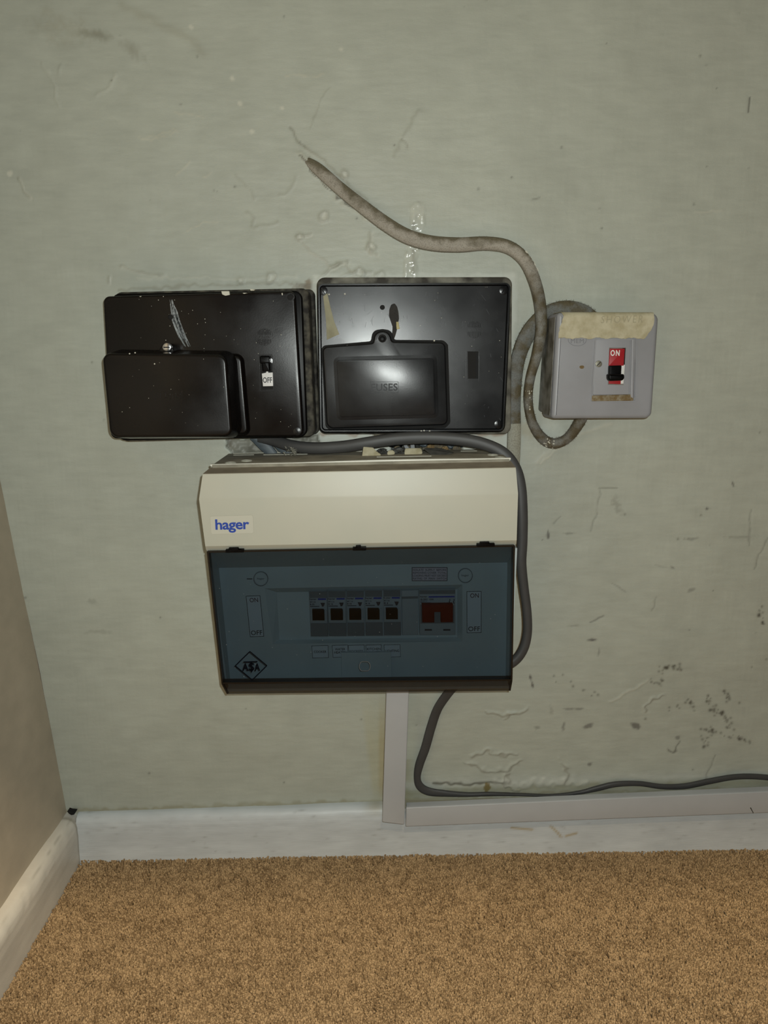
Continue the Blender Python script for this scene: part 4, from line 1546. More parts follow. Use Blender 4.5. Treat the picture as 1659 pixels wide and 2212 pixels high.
        for k in range(n):
            j = (k + 1) % n
            f += [[2 * n + k, 2 * n + j, 3 * n + j, 3 * n + k], [k, 2 * n + k, 2 * n + j, j][::-1], [n + k, n + j, 3 * n + j, 3 * n + k]]
        mb.add(v, f)
    for u0, u1, y in [(0.03, 0.105, -0.020), (0.14, 0.30, -0.022), (0.33, 0.40, -0.02), (0.02, 0.5, -0.004), (0.86, 0.92, -0.02), (0.55, 0.74, -0.06)]:
        a, b = zf(u0), zf(u1)
        v = [(a.x, y, a.z + 0.0003), (b.x, y, b.z + 0.0003), (b.x, y - 0.0006, b.z + 0.0003), (a.x, y - 0.0006, a.z + 0.0003)]
        v2 = [(p[0], p[1], p[2] + 0.0006) for p in v]
        mb.add(v + v2, [[4, 5, 6, 7], [0, 1, 5, 4], [3, 2, 6, 7], [0, 4, 7, 3], [1, 2, 6, 5]])
    mb.build('knockout_ridges', M_CREAM, t)['kind'] = 'stuff'

    # maker's sticker
    sk = P(-0.12264, 0.0, 0)
    cpz = P(-0.1232, (-0.1222 + 0.123) / (r1[0].z - w0[0].z), w0[0].z)
    sk = cpz
    s = slab('name_sticker', [(453.5, 1115), (546.5, 1112.5), (548.5, 1152), (456, 1154.5)], sk, 0.0004, M_CREAM2, cover, r=0.002, bev=0.0001, seg=1)
    frame('sticker_edge', [(453.5, 1115), (546.5, 1112.5), (548.5, 1152), (456, 1154.5)], sk.off(-0.00003), 0.00018, mat('sticker_edge', (168, 164, 146), 0.5), s, r=0.002, depth=0.0001)
    text('blue_lettering', 'hager', [(464.5, 1122), (538, 1120.5), (539, 1150), (466, 1151.5)], sk.off(-0.0001), M_BLUE, s, 0.024, 0.0001, 0.95)

    # circuit breakers
    bx_t = [666.6, 706.6, 747.4, 787.3, 827.0, 866.5]
    bx_b = [670.6, 709.7, 749.7, 788.9, 828.5, 868.0]
    for i in range(5):
        ty = 1278.0 - i * 0.75
        by = 1375.4 - i * 0.55
        xa, xb, xc, xd = bx_t[i] + 0.9, bx_t[i + 1] - 0.9, bx_b[i + 1] - 0.9, bx_b[i] + 0.9
        br = slab('circuit_breaker', [(xa, ty), (xb, ty), (xc, by), (xd, by)], MODP, 0.009, M_MODULE, t, bev=0.0005, seg=2)
        q = lambda u, v_: (xa * (1 - u) * (1 - v_) + xb * u * (1 - v_) + xc * u * v_ + xd * (1 - u) * v_, ty * (1 - v_) + by * v_)
        # darker shoulder with print, bright bars and lines of type
        slab('shoulder', [q(0.02, 0.0), q(0.98, 0.0), q(0.98, 0.14), q(0.02, 0.14)], MODP.off(-0.0002), 0.0004, M_MODULE_D, br, bev=0)
        text('maker_lettering', 'hager', [q(0.02, 0.145), q(0.42, 0.145), q(0.42, 0.20), q(0.02, 0.20)], MODP.off(-0.0002), M_PRINTD, br, 0.02, 0.0001)
        slab('print_bar', [q(0.48, 0.15), q(0.94, 0.15), q(0.94, 0.185), q(0.48, 0.185)], MODP.off(-0.0002), 0.0002, M_BLUE, br, bev=0)
        text('rating_lettering', ['MT132', 'MT116', 'MT116', 'MT116', 'MT106'][i], [q(0.03, 0.215), q(0.36, 0.215), q(0.36, 0.245), q(0.03, 0.245)], MODP.off(-0.0002), M_PRINTD, br, 0.02, 0.0001)
        text('rating_lettering', ['B 32', 'B 16', 'B 16', 'B 16', 'B 6'][i], [q(0.03, 0.265), q(0.28, 0.265), q(0.28, 0.30), q(0.03, 0.30)], MODP.off(-0.0002), M_PRINTD, br, 0.04, 0.0001)
        slab('print_bar', [q(0.03, 0.32), q(0.55, 0.32), q(0.55, 0.335), q(0.03, 0.335)], MODP.off(-0.0002), 0.0002, M_PRINTD, br, bev=0)
        slab('print_emblem', [q(0.62, 0.25), q(0.88, 0.25), q(0.84, 0.30), q(0.78, 0.335), q(0.70, 0.33), q(0.68, 0.30)], MODP.off(-0.0002), 0.0002, M_PRINTD, br, bev=0)
        # toggle housing cheeks and toggle
        slab('toggle_housing', [q(0.02, 0.40), q(0.98, 0.40), q(0.98, 0.67), q(0.02, 0.67)], MODP.off(-0.0016), 0.0016, M_MODULE, br, bev=0.0004, seg=1)
        tg = slab('toggle', [q(0.13, 0.415), q(0.76, 0.415), q(0.82, 0.44), q(0.82, 0.645), q(0.13, 0.645)], MODP.off(-0.006), 0.0055, M_BLACK, br, bev=0.0008, seg=2)
        slab('lower_step', [q(0.02, 0.70), q(0.98, 0.70), q(0.98, 0.99), q(0.02, 0.99)], MODP.off(-0.0006), 0.0008, M_MODULE_D, br, bev=0.0003, seg=1)
    bl = slab('blanking_plate', [(867.5, 1276), (903, 1275), (903.5, 1371.5), (869, 1372)], MODP.off(0.0015), 0.007, M_MODULE, t, bev=0.0005)
    slab('moulded_line', [(868, 1289), (903, 1288), (903, 1293), (868, 1294)], MODP.off(0.0011), 0.0006, M_MODULE_D, bl, bev=0.0002, seg=1)
    # main switch
    ms = slab('main_switch', [(905, 1274), (984, 1273.5), (984, 1371.5), (907, 1372)], MODP, 0.009, M_MODULE, t, bev=0.0006)
    mp = MODP.off(-0.0002)
    slab('shoulder', [(906, 1275), (983, 1274.5), (983, 1283), (906, 1283.5)], mp, 0.0004, M_MODULE_D, ms, bev=0)
    text('maker_lettering', 'hager', [(907, 1287), (923, 1287), (923, 1291.5), (907, 1291.5)], mp, M_PRINTD, ms, 0.02, 0.0001)
    slab('blue_bar', [(926, 1288), (982, 1287.3), (982, 1290.3), (926, 1291)], mp, 0.0002, M_BLUE, ms, bev=0)
    text('rating_lettering', 'SB 280U  100A', [(908, 1293), (937, 1292.7), (937, 1296.5), (908, 1296.8)], mp, M_PRINTD, ms, 0.02, 0.0001)
    text('rating_lettering', 'BS5419', [(908, 1297.7), (922, 1297.7), (922, 1300), (908, 1300)], mp, M_PRINTD, ms, 0.01, 0.0001)
    slab('print_bar', rect(908, 1301.5, 931, 1302.6), mp, 0.0002, M_PRINTD, ms, bev=0)
    for cx in (971, 980):
        slab('switch_symbol', [(cx, 1294), (cx + 1.6, 1294), (cx + 1.6, 1298), (cx + 0.3, 1299), (cx + 2.0, 1304), (cx + 0.6, 1304.4), (cx - 1.8, 1299.6), (cx, 1298)], mp, 0.0002, M_PRINTD, ms, bev=0)
    slab('toggle_well', [(907.5, 1306), (981.5, 1305), (981.5, 1346.5), (908.5, 1347)], mp.off(-0.0006), 0.0008, M_MODULE_D, ms, bev=0.0002, seg=1)
    slab('main_toggle', [(911.7, 1306.5), (978.7, 1305.5), (978.7, 1344.5), (952.5, 1344.8), (952.5, 1322.5), (938.5, 1322.5), (938.5, 1345), (912.5, 1345.2)], mp.off(-0.007), 0.0065,
         mat('dark_red_toggle', (104, 20, 18), 0.5, spec=0.2), ms, bev=0.0008, seg=2, label='red main toggle')
    for x0, x1 in [(917.5, 933), (957.5, 973)]:
        slab('print_bar', rect(x0, 1359, x1, 1362.5), mp, 0.0002, M_PRINTD, ms, bev=0)
    # paper labels on the panel
    pp = INP.off(-0.0004)

    def onoff(px, name):
        lb = slab(name, px, pp, 0.0004, mat('pale_label', (196, 206, 212), 0.5), t, bev=0)
        frame('label_border', px, pp.off(-0.0001), 0.0005, M_INK, lb, depth=0.0002)
        (ax, ay), (bx, by), (cx, cy), (dx, dy) = px
        def q(u, v_):
            return (ax * (1 - u) * (1 - v_) + bx * u * (1 - v_) + cx * u * v_ + dx * (1 - u) * v_,
                    ay * (1 - u) * (1 - v_) + by * u * (1 - v_) + cy * u * v_ + dy * (1 - u) * v_)
        text('lettering', 'ON', [q(0.24, 0.05), q(0.82, 0.05), q(0.82, 0.155), q(0.24, 0.155)], pp.off(-0.0001), mat('maroon_ink', (70, 20, 30), 0.5), lb, 0.0, 0.0002)
        text('lettering', 'OFF', [q(0.10, 0.845), q(0.90, 0.845), q(0.90, 0.955), q(0.10, 0.955)], pp.off(-0.0001), M_INK, lb, 0.0, 0.0002)
    onoff([(531, 1287.5), (562, 1286.5), (570.5, 1375), (540, 1376)], 'on_off_label')
    onoff([(1008, 1277.5), (1040, 1277), (1040, 1367), (1008.5, 1367.5)], 'on_off_label')
    wl = slab('warning_label', rect(889.5, 1225.5, 966.5, 1255), pp, 0.0004, mat('pinkish_label', (196, 190, 200), 0.5), t, bev=0)
    frame('label_border', rect(889.5, 1225.5, 966.5, 1255), pp.off(-0.0001), 0.0006, M_INK, wl, depth=0.0002)
    for i, s_ in enumerate(['ISOLATE  SUPPLY  BEFORE', 'REMOVING COVER. TOTAL', 'LOADING MUST NOT EXCEED', 'RATING  OF  MAIN  SWITCH']):
        y0 = 1229 + i * 6.2
        text('lettering', s_, [(892, y0), (964, y0), (964, y0 + 4.2), (892, y0 + 4.2)], pp.off(-0.0001), M_INK, wl, 0.0, 0.0001)
    labs = [((673, 709, 1394, 1422), ['COOKER']), ((717, 751.5, 1393, 1420.5), ['WATER', 'HEATER']), ((752, 787, 1393, 1420.5), ['SOCKETS']),
            ((789.7, 824, 1392.5, 1420), ['KITCHEN', 'SOCKETS']), ((829, 864.5, 1392, 1420), ['LIGHTING'])]
    for (x0, x1, y0, y1), ls in labs:
        px = [(x0, y0 + 1), (x1, y0), (x1 + 1, y1 - 1), (x0 + 2, y1)]
        lb = slab('circuit_label', px, pp, 0.0004, mat('pale_label', (196, 206, 212), 0.5), t, bev=0)
        frame('label_border', px, pp.off(-0.0001), 0.0004, M_INK, lb, depth=0.0002)
        for k, s_ in enumerate(ls):
            yc = (y0 + 14.0) if len(ls) == 1 else y0 + 9.5 + k * 6.8
            m_ = (x1 - x0) * (0.09 if len(s_) > 6 else 0.14 if len(s_) > 5 else 0.2)
            text('lettering', s_, [(x0 + m_, yc - 2.4), (x1 - m_ + 1, yc - 2.8), (x1 - m_ + 1, yc + 2.2), (x0 + m_, yc + 2.6)], pp.off(-0.0001), M_INK, lb, 0.01, 0.0001)
    for cx, cy in [(563.5, 1250), (1005, 1243)]:
        mb = MB()
        ring_outline(mb, outl(circ_px(cx, cy, 16, 28), INP), 0.0007, INP.off(-0.0009), 0.001)
        e = mb.build('cover_screw', M_MODULE_D, t)
        slab('screw_head', circ_px(cx, cy, 13.5, 24), INP.off(-0.0004), 0.0008, M_PANEL, e, bev=0.0003, seg=1)
        text('screw_lettering', 'hager', [(cx - 8, cy - 2.2), (cx + 8, cy - 2.2), (cx + 8, cy + 3), (cx - 8, cy + 3)], INP.off(-0.0005), M_PRINTD, e, 0.0, 0.0001)
    slab('pointer_mark', rect(533, 1249.5, 545, 1251.5), INP.off(-0.0001), 0.0003, M_PRINTD, t, bev=0)

    # smoked lid
    lo = [(446.5, 1190.5), (1112.5, 1177.5), (1107, 1470), (478.5, 1477)]
    lid = slab('smoked_lid', lo, LIDP, 0.002, M_SMOKE, t, r=0.001, bev=0.0004, seg=1, label='see-through smoked grey flip lid')
    # its bottom return, slanting back
    a0, a1 = at(478.5, 1477.5, LIDP), at(1107, 1470.5, LIDP)
    b_0, b_1 = at(490, 1499, -0.0845), at(1103, 1492, -0.0845)
    dn = Vector((0, 0.0015, 0.0006))
    mk('lid_lip', [a0, a1, b_1, b_0, a0 + dn, a1 + dn, b_1 + dn, b_0 + dn],
       [[0, 1, 2, 3], [7, 6, 5, 4], [0, 4, 5, 1], [1, 5, 6, 2], [2, 6, 7, 3], [3, 7, 4, 0]], M_SMOKE_B, lid, smooth=False)
    # dark moulded edge
    rim = MB()
    po = outl(lo, LIDP, 0.001, 3)
    inn_ = inset2(po, 0.0016)
    n = len(po)
    v = [(p.x, LIDP.y(p.y) - 0.0003, p.y) for p in po] + [(p.x, LIDP.y(p.y) - 0.0003, p.y) for p in inn_] + \
        [(p.x, LIDP.y(p.y) + 0.009, p.y) for p in po] + [(p.x, LIDP.y(p.y) + 0.009, p.y) for p in inn_]
    f = []
    for i in range(n):
        j = (i + 1) % n
        f += [[i, j, n + j, n + i], [2 * n + i, 3 * n + i, 3 * n + j, 2 * n + j], [i, 2 * n + i, 2 * n + j, j], [n + i, n + j, 3 * n + j, 3 * n + i]]
    rim.add(v, f)
    for p0, p1 in [(a0, b_0), (a1, b_1)]:
        w = Vector((0.0014 if p0 is a0 else -0.0014, 0, 0))
        q0, q1 = p0 + Vector((0, -0.0002, 0)), p1 + Vector((0, -0.0002, 0))
        vv = [q0, q0 + w, q1 + w, q1, q0 + Vector((0, 0.012, 0)), q0 + w + Vector((0, 0.012, 0)), q1 + w + Vector((0, 0.012, 0)), q1 + Vector((0, 0.012, 0))]
        rim.add(vv, [[0, 1, 2, 3], [7, 6, 5, 4], [0, 4, 5, 1], [1, 5, 6, 2], [2, 6, 7, 3], [3, 7, 4, 0]])
    rim.build('lid_rim', mat('lid_edge_black', (14, 14, 14), 0.3), lid, smooth=False)
    for (x0, x1, y0) in [(487, 526, 1183.5), (762, 791, 1179), (1030.5, 1069, 1171)]:
        h = slab('hinge', [(x0, y0 + 4), (x0 + 6, y0 + 4), (x0 + 7, y0), (x1 - 12, y0 - 0.5), (x1 - 11, y0 + 3.2), (x1, y0 + 3), (x1, y0 + 10), (x0, y0 + 10.5)], LIDP.off(-0.0022), 0.006, M_BLACK, lid,
                 r=0.0003, bev=0.0004)
    # diamond mark printed on the lid
    lp_ = LIDP.off(-0.0003)
    MK = mat('navy_black_print', (8, 10, 18), 0.8, spec=0.05)
    dm = frame('diamond_mark', [(539.5, 1406), (578, 1438), (545, 1470.5), (506.5, 1438.5)], lp_, 0.0011, MK, lid, r=0.001, depth=0.0003)
    text('mark_lettering', 'A', [(524, 1433), (536, 1432.6), (537, 1449), (523.5, 1449.4)], lp_, MK, dm, 0.03, 0.0001)
    text('mark_lettering', 'S', [(537, 1432), (549, 1431.6), (549.5, 1449), (537.5, 1449.4)], lp_, MK, dm, 0.03, 0.0001)
    text('mark_lettering', 'A', [(550, 1433), (561, 1432.6), (562, 1449), (550, 1449.4)], lp_, MK, dm, 0.03, 0.0001)
    slab('mark_bar', [(526, 1429), (556, 1428), (556, 1430.5), (526, 1431.5)], lp_, 0.0002, MK, dm, bev=0)
    slab('mark_arrow', [(541.5, 1430), (544, 1430), (544.5, 1446), (547.5, 1446), (543.5, 1453.5), (539.5, 1446), (542, 1446)], lp_.off(-0.0001), 0.0002, MK, dm, bev=0)
    # frosted finger patch and moulded ring
    slab('catch_boss', [(737, 1410.5), (845, 1409.5), (846, 1466), (738, 1467)], INP.off(-0.0045), 0.0045, M_PANEL, t, bev=0.0003, seg=1)
    mb = MB()
    ring_outline(mb, outl([(788 + 12.5 * math.cos(a), 1439 + min(10.5, max(-10.5, 12.5 * math.sin(a)))) for a in [2 * math.pi * k / 28 for k in range(28)]], LIDP), 0.0005, LIDP.off(-0.0004), 0.0005)
    mb.build('finger_ring', mat('grey_plastic_ring', (92, 96, 98), 0.4), lid)
    # dust specks lying on the lid
    mb = MB()
    R = random.Random(12)
    for _ in range(60):
        cx, cy = R.uniform(470, 1095), R.uniform(1200, 1465)
        prism(mb, outl(circ_px(cx, cy, R.uniform(0.25, 0.75), 5), LIDP), LIDP.off(-0.0002), 0.0002, 0.00005, 1)
    mb.build('dust_specks', mat('dust_speck', (150, 152, 150), 0.9), lid)['kind'] = 'stuff'
    return t


unit = consumer_unit()


# ------------------------------------------------------------------ trunking
def trunking():
    t = thing('cable_trunking', 'upright white plastic trunking running from under the cream unit to the skirting', 'trunking', at(855, 1778, 0.0))
    pl = P(-0.030)
    zb = at(855, 1778, pl).z
    top_l, top_r = at(835.5, 1462, pl), at(884.5, 1462, pl)
    slab('trunking_channel', [(837, 1466), (882.5, 1466), (872, 1779), (828, 1776)], P(-0.0275), 0.013, M_TRUNK, t, r=0.0005, bev=0.0005)
    slab('trunking_backing', [(838, 1466), (880, 1466), (872, 1700), (831, 1700)], P(-0.016), 0.014, M_TRUNK, t, bev=0.0003)
    slab('trunking_lid', [(835.5, 1464), (884.5, 1464), (873.5, 1782), (826, 1776.5)], pl, 0.003, M_TRUNK, t, r=0.0015, bev=0.0012)
    t2 = thing('cable_trunking', 'long horizontal white plastic trunking fixed along the skirting at right', 'trunking', at(1270, 1765, 0.0))
    # runs on beyond the frame
    pf = P(-0.0275)
    a, b = at(877, 1745, pf), at(1659, 1710, pf)
    c, d = at(1659, 1756, pf), at(876.5, 1786, pf)
    def ext(p, q, x):
        return p + (q - p) * ((x - p.x) / (q.x - p.x))
    b2, c2 = ext(a, b, 0.75), ext(d, c, 0.75)
    mb = MB()
    pts = fillet([Vector((p.x, p.z)) for p in (a, b2, c2, d)], 0.0012, 3)
    prism(mb, pts, pf, 0.003, 0.001, 3)
    mb.build('trunking_lid', M_TRUNK, t2)
    mb = MB()
    s = 0.0012
    pts = [Vector((a.x + 0.001, a.z - s)), Vector((b2.x, b2.z - s)), Vector((c2.x, c2.z + s)), Vector((d.x + 0.001, d.z + s))]
    prism(mb, pts, P(-0.0248), 0.0095, 0.0004, 1)
    mb.build('trunking_channel', M_TRUNK, t2)
    sc = slab('scratch_mark', [(1620, 1745), (1622, 1744), (1628, 1756), (1627, 1757)], pf.off(-0.0001), 0.0002, mat('dark_scuff', (60, 58, 52), 0.8), t2, bev=0)


trunking()


# ------------------------------------------------------------------ cables
def cables():
    mm = 0.001
    # grey dusty cable from the wall to the switch
    t = thing('power_cable', 'thick dusty grey cable coming out of the wall above and looping into the grey switch', 'cable', at(900, 520, 0.0))
    A = [(650, 336, 0.004, 1.2 * mm, 1.2 * mm), (668, 350, 0.000, 4.2 * mm, 2.5 * mm), (690, 368, -0.002, 6.2 * mm, 4 * mm), (735, 408, -0.004, 6.6 * mm, 4 * mm), (785, 448, -0.007, 7.0 * mm, 4.5 * mm),
         (835, 485, -0.010, 7.4 * mm, 5 * mm), (880, 511, -0.011, 7.6 * mm, 5 * mm), (930, 525, -0.012, 7.7 * mm, 5 * mm), (990, 529, -0.013, 7.5 * mm, 5 * mm), (1050, 526, -0.014, 7.0 * mm, 5 * mm),
         (1098, 534, -0.018, 6.8 * mm, 5 * mm), (1133, 562, -0.021, 6.6 * mm, 5 * mm), (1155, 608, -0.023, 6.4 * mm, 5 * mm), (1167, 660, -0.025, 6.2 * mm, 5 * mm)]
    B = [(1167, 660, -0.025, 6.2 * mm, 5 * mm), (1169, 712, -0.026, 6.0 * mm, 5 * mm), (1160, 765, -0.025, 5.6 * mm, 4.5 * mm), (1146, 815, -0.022, 5.0 * mm, 4.5 * mm), (1141, 862, -0.018, 4.8 * mm, 4.5 * mm),
         (1149, 910, -0.013, 5.0 * mm, 4.5 * mm), (1170, 945, -0.010, 5.6 * mm, 4.5 * mm), (1197, 958, -0.010, 5.8 * mm, 4.5 * mm), (1226, 946, -0.012, 5.6 * mm, 4.5 * mm), (1248, 918, -0.017, 6.2 * mm, 4.5 * mm), (1262, 890, -0.022, 6.6 * mm, 4.5 * mm)]
    v, f, i_all = sweep(A + B[1:])
    mk('cable_run', v, f, M_CABLE_A, t)
    i1 = i_all[:(len(A) - 1) * 10]
    i2 = i_all[(len(A) - 1) * 10:]
    fuzz('dust_hairs', i2, t, 260, 0.35, 0.95, None, 0.0026)
    fuzz('dust_hairs', i1, t, 200, 0.3, 1.0, None, 0.0014)
    # dabs of white paint on it
    mb = MB()
    R = random.Random(4)
    for (k, w) in [(int(len(i2) * 0.66), 16), (int(len(i2) * 0.36), 7), (int(len(i2) * 0.42), 5)]:
        for _ in range(w):
            c, T, N, Bn, a, b = i2[min(len(i2) - 1, max(0, k + R.randint(-3, 3)))]
            th = R.uniform(0.6, 2.2)
            p = c + Bn * a * math.cos(th) + N * b * math.sin(th) * 1.04
            r_ = R.uniform(0.0005, 0.0013)
            vs = [p + N * 0.0002] + [p + T * r_ * math.cos(q) * 1.5 + Bn * r_ * math.sin(q) - N * 0.0004 for q in [j * math.pi / 3 for j in range(6)]]
            mb.add(vs, [[0, 1 + j, 1 + (j + 1) % 6] for j in range(6)])
    for _ in range(18):
        c, T, N, Bn, a, b = i1[int(len(i1) * R.uniform(0.83, 0.9))]
        th = R.uniform(2.2, 3.0)
        p = c - Bn * a * math.cos(th) * -1 + N * b * math.sin(th)
        r_ = R.uniform(0.0006, 0.0014)
        vs = [p + N * 0.0003] + [p + T * r_ * math.cos(q) * 1.8 + Bn * r_ * math.sin(q) - N * 0.0003 for q in [j * math.pi / 3 for j in range(6)]]
        mb.add(vs, [[0, 1 + j, 1 + (j + 1) % 6] for j in range(6)])
    mb.build('paint_dabs', M_CHIP, t)['kind'] = 'stuff'

    # flat grimy cable behind it
    t = thing('power_cable', 'flat grimy grey cable arching from behind the cream unit over the top of the switch', 'cable', at(1110, 850, 0.0))
    Bc = [(1108, 1008, -0.004, 7.6 * mm, 3.4 * mm), (1110, 960, -0.005, 7.6 * mm, 3.4 * mm), (1111, 915, -0.005, 7.4 * mm, 3.4 * mm)]
    Bd = [(1111, 915, -0.005, 7.4 * mm, 3.4 * mm), (1111, 870, -0.006, 7.0 * mm, 3.2 * mm), (1114, 815, -0.006, 7.2 * mm, 3.2 * mm), (1121, 768, -0.006, 8.0 * mm, 3.2 * mm), (1140, 722, -0.006, 8.6 * mm, 3.2 * mm),
          (1168, 686, -0.007, 7.8 * mm, 3.2 * mm), (1200, 668, -0.007, 7.2 * mm, 3.2 * mm), (1232, 665, -0.008, 7.4 * mm, 3.2 * mm), (1262, 672, -0.009, 6.6 * mm, 3.2 * mm), (1284, 684, -0.010, 5.0 * mm, 3.2 * mm)]
    v, f, i0 = sweep(Bc)
    mk('painted_end', v, f, M_CABLE_P, t, label='length of the cable painted over in wall white')
    v, f, i3 = sweep(Bd)
    mk('cable_run', v, f, M_CABLE_A2, t)
    fuzz('dust_hairs', i3, t, 420, 0.15, 0.97, None, 0.0028)

    # newer dark grey cable over the unit's corner
    t = thing('power_cable', 'dark grey cable curving over the cream unit and into its right side', 'cable', at(1120, 1010, 0.0))
    Cc = [(560, 944, -0.006, 6 * mm, 4 * mm), (590, 951, -0.012, 6.2 * mm, 4.5 * mm), (630, 963, -0.022, 6.3 * mm, 5 * mm), (680, 968, -0.028, 6.3 * mm, 5 * mm), (740, 965, -0.032, 6.4 * mm, 5 * mm), (800, 956, -0.035, 6.5 * mm, 5 * mm),
          (860, 948, -0.035, 6.6 * mm, 5 * mm), (930, 945.5, -0.036, 6.6 * mm, 5 * mm), (1000, 950, -0.040, 6.6 * mm, 5 * mm), (1050, 961, -0.045, 6.4 * mm, 5 * mm), (1088, 980, -0.050, 6.4 * mm, 5 * mm), (1112, 1010, -0.052, 6.2 * mm, 5 * mm),
          (1124, 1050, -0.054, 6.0 * mm, 5 * mm), (1128, 1110, -0.056, 5.9 * mm, 5 * mm), (1128, 1170, -0.056, 5.6 * mm, 5 * mm), (1126, 1215, -0.056, 5.5 * mm, 5 * mm), (1131, 1265, -0.055, 5.2 * mm, 5 * mm),
          (1138, 1320, -0.055, 5.0 * mm, 5 * mm), (1139, 1365, -0.055, 5.0 * mm, 5 * mm), (1131, 1400, -0.055, 5.2 * mm, 5 * mm), (1114, 1425, -0.055, 5.2 * mm, 5 * mm), (1090, 1440, -0.054, 5.2 * mm, 5 * mm)]
    v, f, i4 = sweep(Cc)
    mk('cable_run', v, f, M_CABLE_DK, t)

    # flat dark cable to the skirting and away right
    t = thing('power_cable', 'dark flat cable dropping from the cream unit and snaking right along the skirting top', 'cable', at(915, 1690, 0.0))
    Dc = [(985, 1478, -0.022, 5.6 * mm, 2.6 * mm), (966, 1500, -0.014, 5.6 * mm, 2.6 * mm), (945, 1532, -0.008, 5.5 * mm, 2.6 * mm), (931, 1572, -0.006, 5.6 * mm, 2.6 * mm), (919, 1615, -0.006, 5.5 * mm, 2.6 * mm), (906, 1652, -0.006, 5.2 * mm, 2.6 * mm),
          (901.5, 1680, -0.006, 4.2 * mm, 2.6 * mm), (908, 1699, -0.006, 5.0 * mm, 2.6 * mm), (928, 1710, -0.006, 5.0 * mm, 2.6 * mm), (965, 1714, -0.006, 3.8 * mm, 2.6 * mm), (1010, 1716, -0.006, 2.6 * mm, 2.6 * mm), (1060, 1715, -0.006, 2.4 * mm, 2.4 * mm),
          (1120, 1716, -0.005, 1.6 * mm, 2.4 * mm), (1190, 1718, -0.004, 1.6 * mm, 2 * mm), (1250, 1712, -0.004, 2.2 * mm, 2.2 * mm), (1290, 1703, -0.005, 3.4 * mm, 2.5 * mm), (1330, 1694, -0.006, 3.4 * mm, 2.5 * mm), (1380, 1692.5, -0.006, 3.0 * mm, 2.5 * mm), (1430, 1699, -0.006, 3.1 * mm, 2.5 * mm),
          (1480, 1698, -0.006, 3.5 * mm, 2.5 * mm), (1530, 1688, -0.006, 3.6 * mm, 2.5 * mm), (1580, 1679, -0.006, 3.4 * mm, 2.5 * mm), (1620, 1677, -0.006, 3.4 * mm, 2.5 * mm), (1665, 1680, -0.006, 3.4 * mm, 2.5 * mm), (1740, 1688, -0.006, 3.4 * mm, 2.5 * mm)]
    v, f, i5 = sweep(Dc)
    mk('cable_run', v, f, M_CABLE_DK, t)

    # two old blue-grey cables showing in the broken plaster under the left box
    for pts, lab in [([(548, 940), (566, 958), (585, 978), (596, 998)], 'steeper of two short blue-grey cables below the left black box'),
                     ([(590, 942), (604, 960), (622, 978), (636, 1000)], 'short blue-grey cable right of its twin below the left black box')]:
        c = [(a, b, -0.004, 6.2 * mm, 2.6 * mm) for a, b in pts]
        v, f, _ = sweep(c, 6)
        o = mk('old_cable', v, f, M_CABLE_BL, None, origin=at(pts[0][0], pts[0][1], 0.0))
        tag(o, lab, 'cable')


cables()


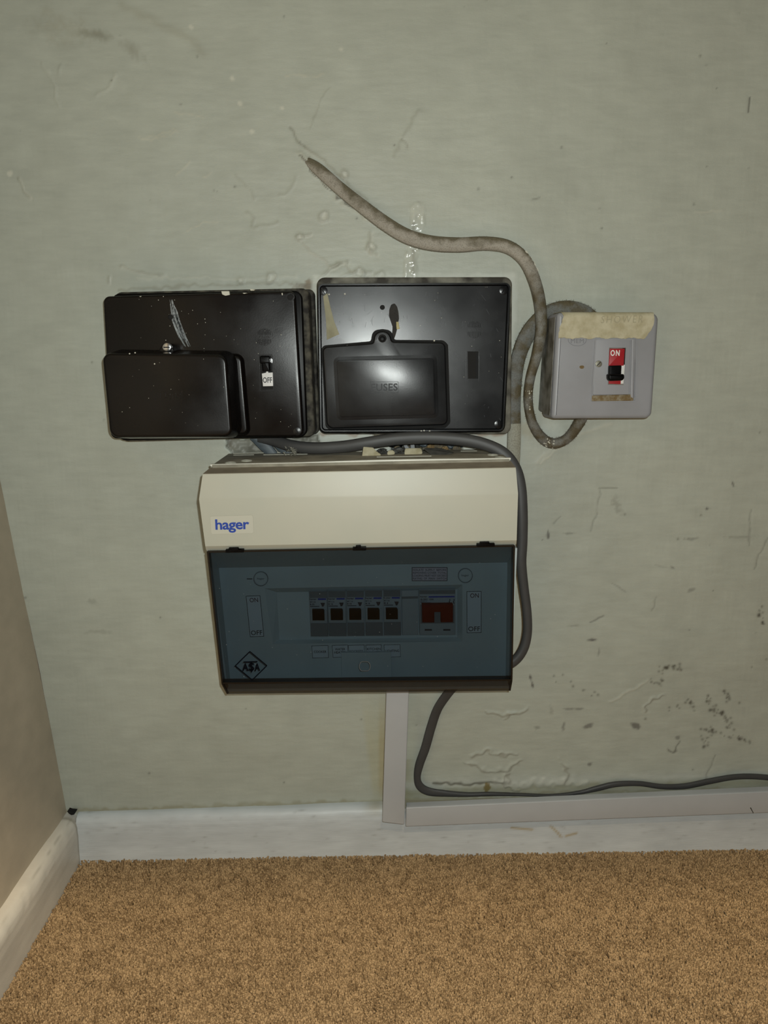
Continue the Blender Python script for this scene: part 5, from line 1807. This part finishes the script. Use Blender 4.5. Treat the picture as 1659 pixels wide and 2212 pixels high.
# ------------------------------------------------------------------ odds and ends on top of the unit
def on_unit_top():
    def ztop(px, y):
        """height of the unit's top face at depth y"""
        u = (px - 494) / 580
        a = at(494, 980, 0.0).lerp(at(1070, 970, 0.0), u)
        b = at(455, 1007, -0.103).lerp(at(1103, 994, -0.103), u)
        return a.z + (b.z - a.z) * (y / -0.103)

    def card(name, px, y, m, lab, cat, r=0.001, th=0.0014, lean=0.5, group=None):
        p0 = at(px[0][0], px[0][1], y)
        pl = Plane(y, lean, at(px[-1][0], px[-1][1], y).z)
        o = slab(name, px, pl, th, m, None, r=r, bev=0.0003, seg=1, origin=at(px[-1][0], px[-1][1], y))
        tag(o, lab, cat, group)
        return o
    card('tape_scrap', [(785, 965), (806, 967), (813, 975), (823, 981.5), (822, 985), (781.5, 990)], -0.045, M_TAPE2, 'largest beige tape scrap, leftmost of those standing on the cream unit', 'tape', 0.001)
    card('tape_scrap', [(838, 973), (851, 972.5), (854, 981.5), (835.5, 983)], -0.040, M_TAPE2, 'small middle tape scrap standing on the cream unit', 'tape', 0.002)
    card('tape_scrap', [(875, 968.5), (910, 968), (913.5, 980.5), (873, 982.5)], -0.038, M_TAPE2, 'rectangular beige tape scrap, rightmost of those on the cream unit', 'tape', 0.002)
    card('card_tag', [(920, 968), (955, 968.5), (981, 978), (962, 983.5), (933, 983), (915, 970)], -0.040, M_LABELDK, 'dark pointed cardboard tag lying on the cream unit', 'tag', 0.0005, 0.0015, 1.2)
    # crumpled dark sheath pieces between the scraps
    R = random.Random(21)
    for n_, (x0, x1, yc, lab) in enumerate([(815, 836, 977, 'crumpled dark wire ends between the two left tape scraps'), (852, 876, 974, 'crumpled dark wire ends left of the rectangular tape scrap')]):
        t = thing('wire_scraps', lab, 'wire scraps', at((x0 + x1) / 2, yc + 5, -0.03))
        for k in range(9):
            a, b = R.uniform(x0, x1), yc + R.uniform(-3, 5)
            c = [(a, b, -0.030 - R.random() * 0.01, 0.0007, 0.0007), (a + R.uniform(-7, 7), b + R.uniform(-6, 2), -0.03, 0.0008, 0.0008), (a + R.uniform(-9, 9), b + R.uniform(-6, 4), -0.032, 0.0005, 0.0005)]
            v, f, _ = sweep(c, 4, 6)
            mk('wire', v, f, M_LABELDK, t)
        v, f, _ = sweep([(x0, yc + 2, -0.028, 0.003, 0.002), ((x0 + x1) / 2, yc - 1, -0.028, 0.004, 0.003), (x1, yc + 3, -0.028, 0.002, 0.002)], 4, 8)
        mk('sheath', v, f, M_LABELDK, t)
    # wires dangling out of the hole under the right box
    t = thing('loose_wires', 'black and white wire ends in the hole below the right black box', 'wires', at(880, 965, 0.0))
    for pts, m_, w in [([(836, 962, 0.0), (848, 964, -0.01), (862, 958, -0.006), (872, 952, 0.004)], M_BLACK, 0.0009), ([(873, 952, 0.004), (868, 962, -0.008), (860, 972, -0.016)], M_BLACK, 0.0012),
                       ([(878, 950, 0.004), (876, 962, -0.004), (884, 974, -0.010)], M_TRUNK, 0.0022), ([(890, 948, 0.004), (891, 962, -0.004), (892, 976, -0.010)], M_TRUNK, 0.0026),
                       ([(899, 948, 0.006), (901, 962, -0.002), (906, 976, -0.008)], M_LABELDK, 0.0022)]:
        v, f, _ = sweep([(a, b, c, w, w) for a, b, c in pts], 5, 8)
        mk('wire', v, f, m_, t)

    # rubble in the hole
    for k, (cx, cy, s) in enumerate([(858, 968, 6), (915, 958, 9), (930, 966, 8), (948, 960, 10), (972, 962, 9), (962, 970, 7), (985, 968, 8), (1000, 960, 7), (940, 950, 8), (870, 944, 6), (990, 948, 8)]):
        bm = bmesh.new()
        bmesh.ops.create_icosphere(bm, subdivisions=2, radius=1)
        c = at(cx, cy, 0.006)
        for v in bm.verts:
            d = 1 + R.uniform(-0.22, 0.22)
            v.co = Vector((v.co.x * s * 0.00055 * d, v.co.y * s * 0.0004 * d, v.co.z * s * 0.0005 * d))
        me = bpy.data.meshes.new('plaster_lump')
        bm.to_mesh(me)
        bm.free()
        me.materials.append([M_RUBBLE, M_CABLE_BL, mat('tan_rubble', (166, 140, 98), 0.9, col2=(110, 90, 60), vscale=200, bump=0.8)][k % 3])
        o = bpy.data.objects.new('plaster_lump', me)
        o.location = c
        COL.objects.link(o)
        o.parent = WALL

    # clump of dust
    mb = MB()
    for k in range(46):
        cx, cy = R.gauss(632, 7.5), R.gauss(975, 4.0)
        c = at(cx, min(cy, 983), -0.036 + R.uniform(-0.004, 0.004))
        s = R.uniform(0.0007, 0.0022)
        v = [c + Vector((R.gauss(0, 1), R.gauss(0, 1), R.gauss(0, 1))).normalized() * s for _ in range(4)]
        mb.add(v, [[0, 1, 2], [0, 2, 3], [0, 3, 1], [1, 3, 2]])
    o = mb.build('dust_clump', M_DUST, None, smooth=False, origin=at(632, 982, -0.036))
    tag(o, 'grey clump of dust and plaster on the cream unit by the cable', 'dust')


on_unit_top()
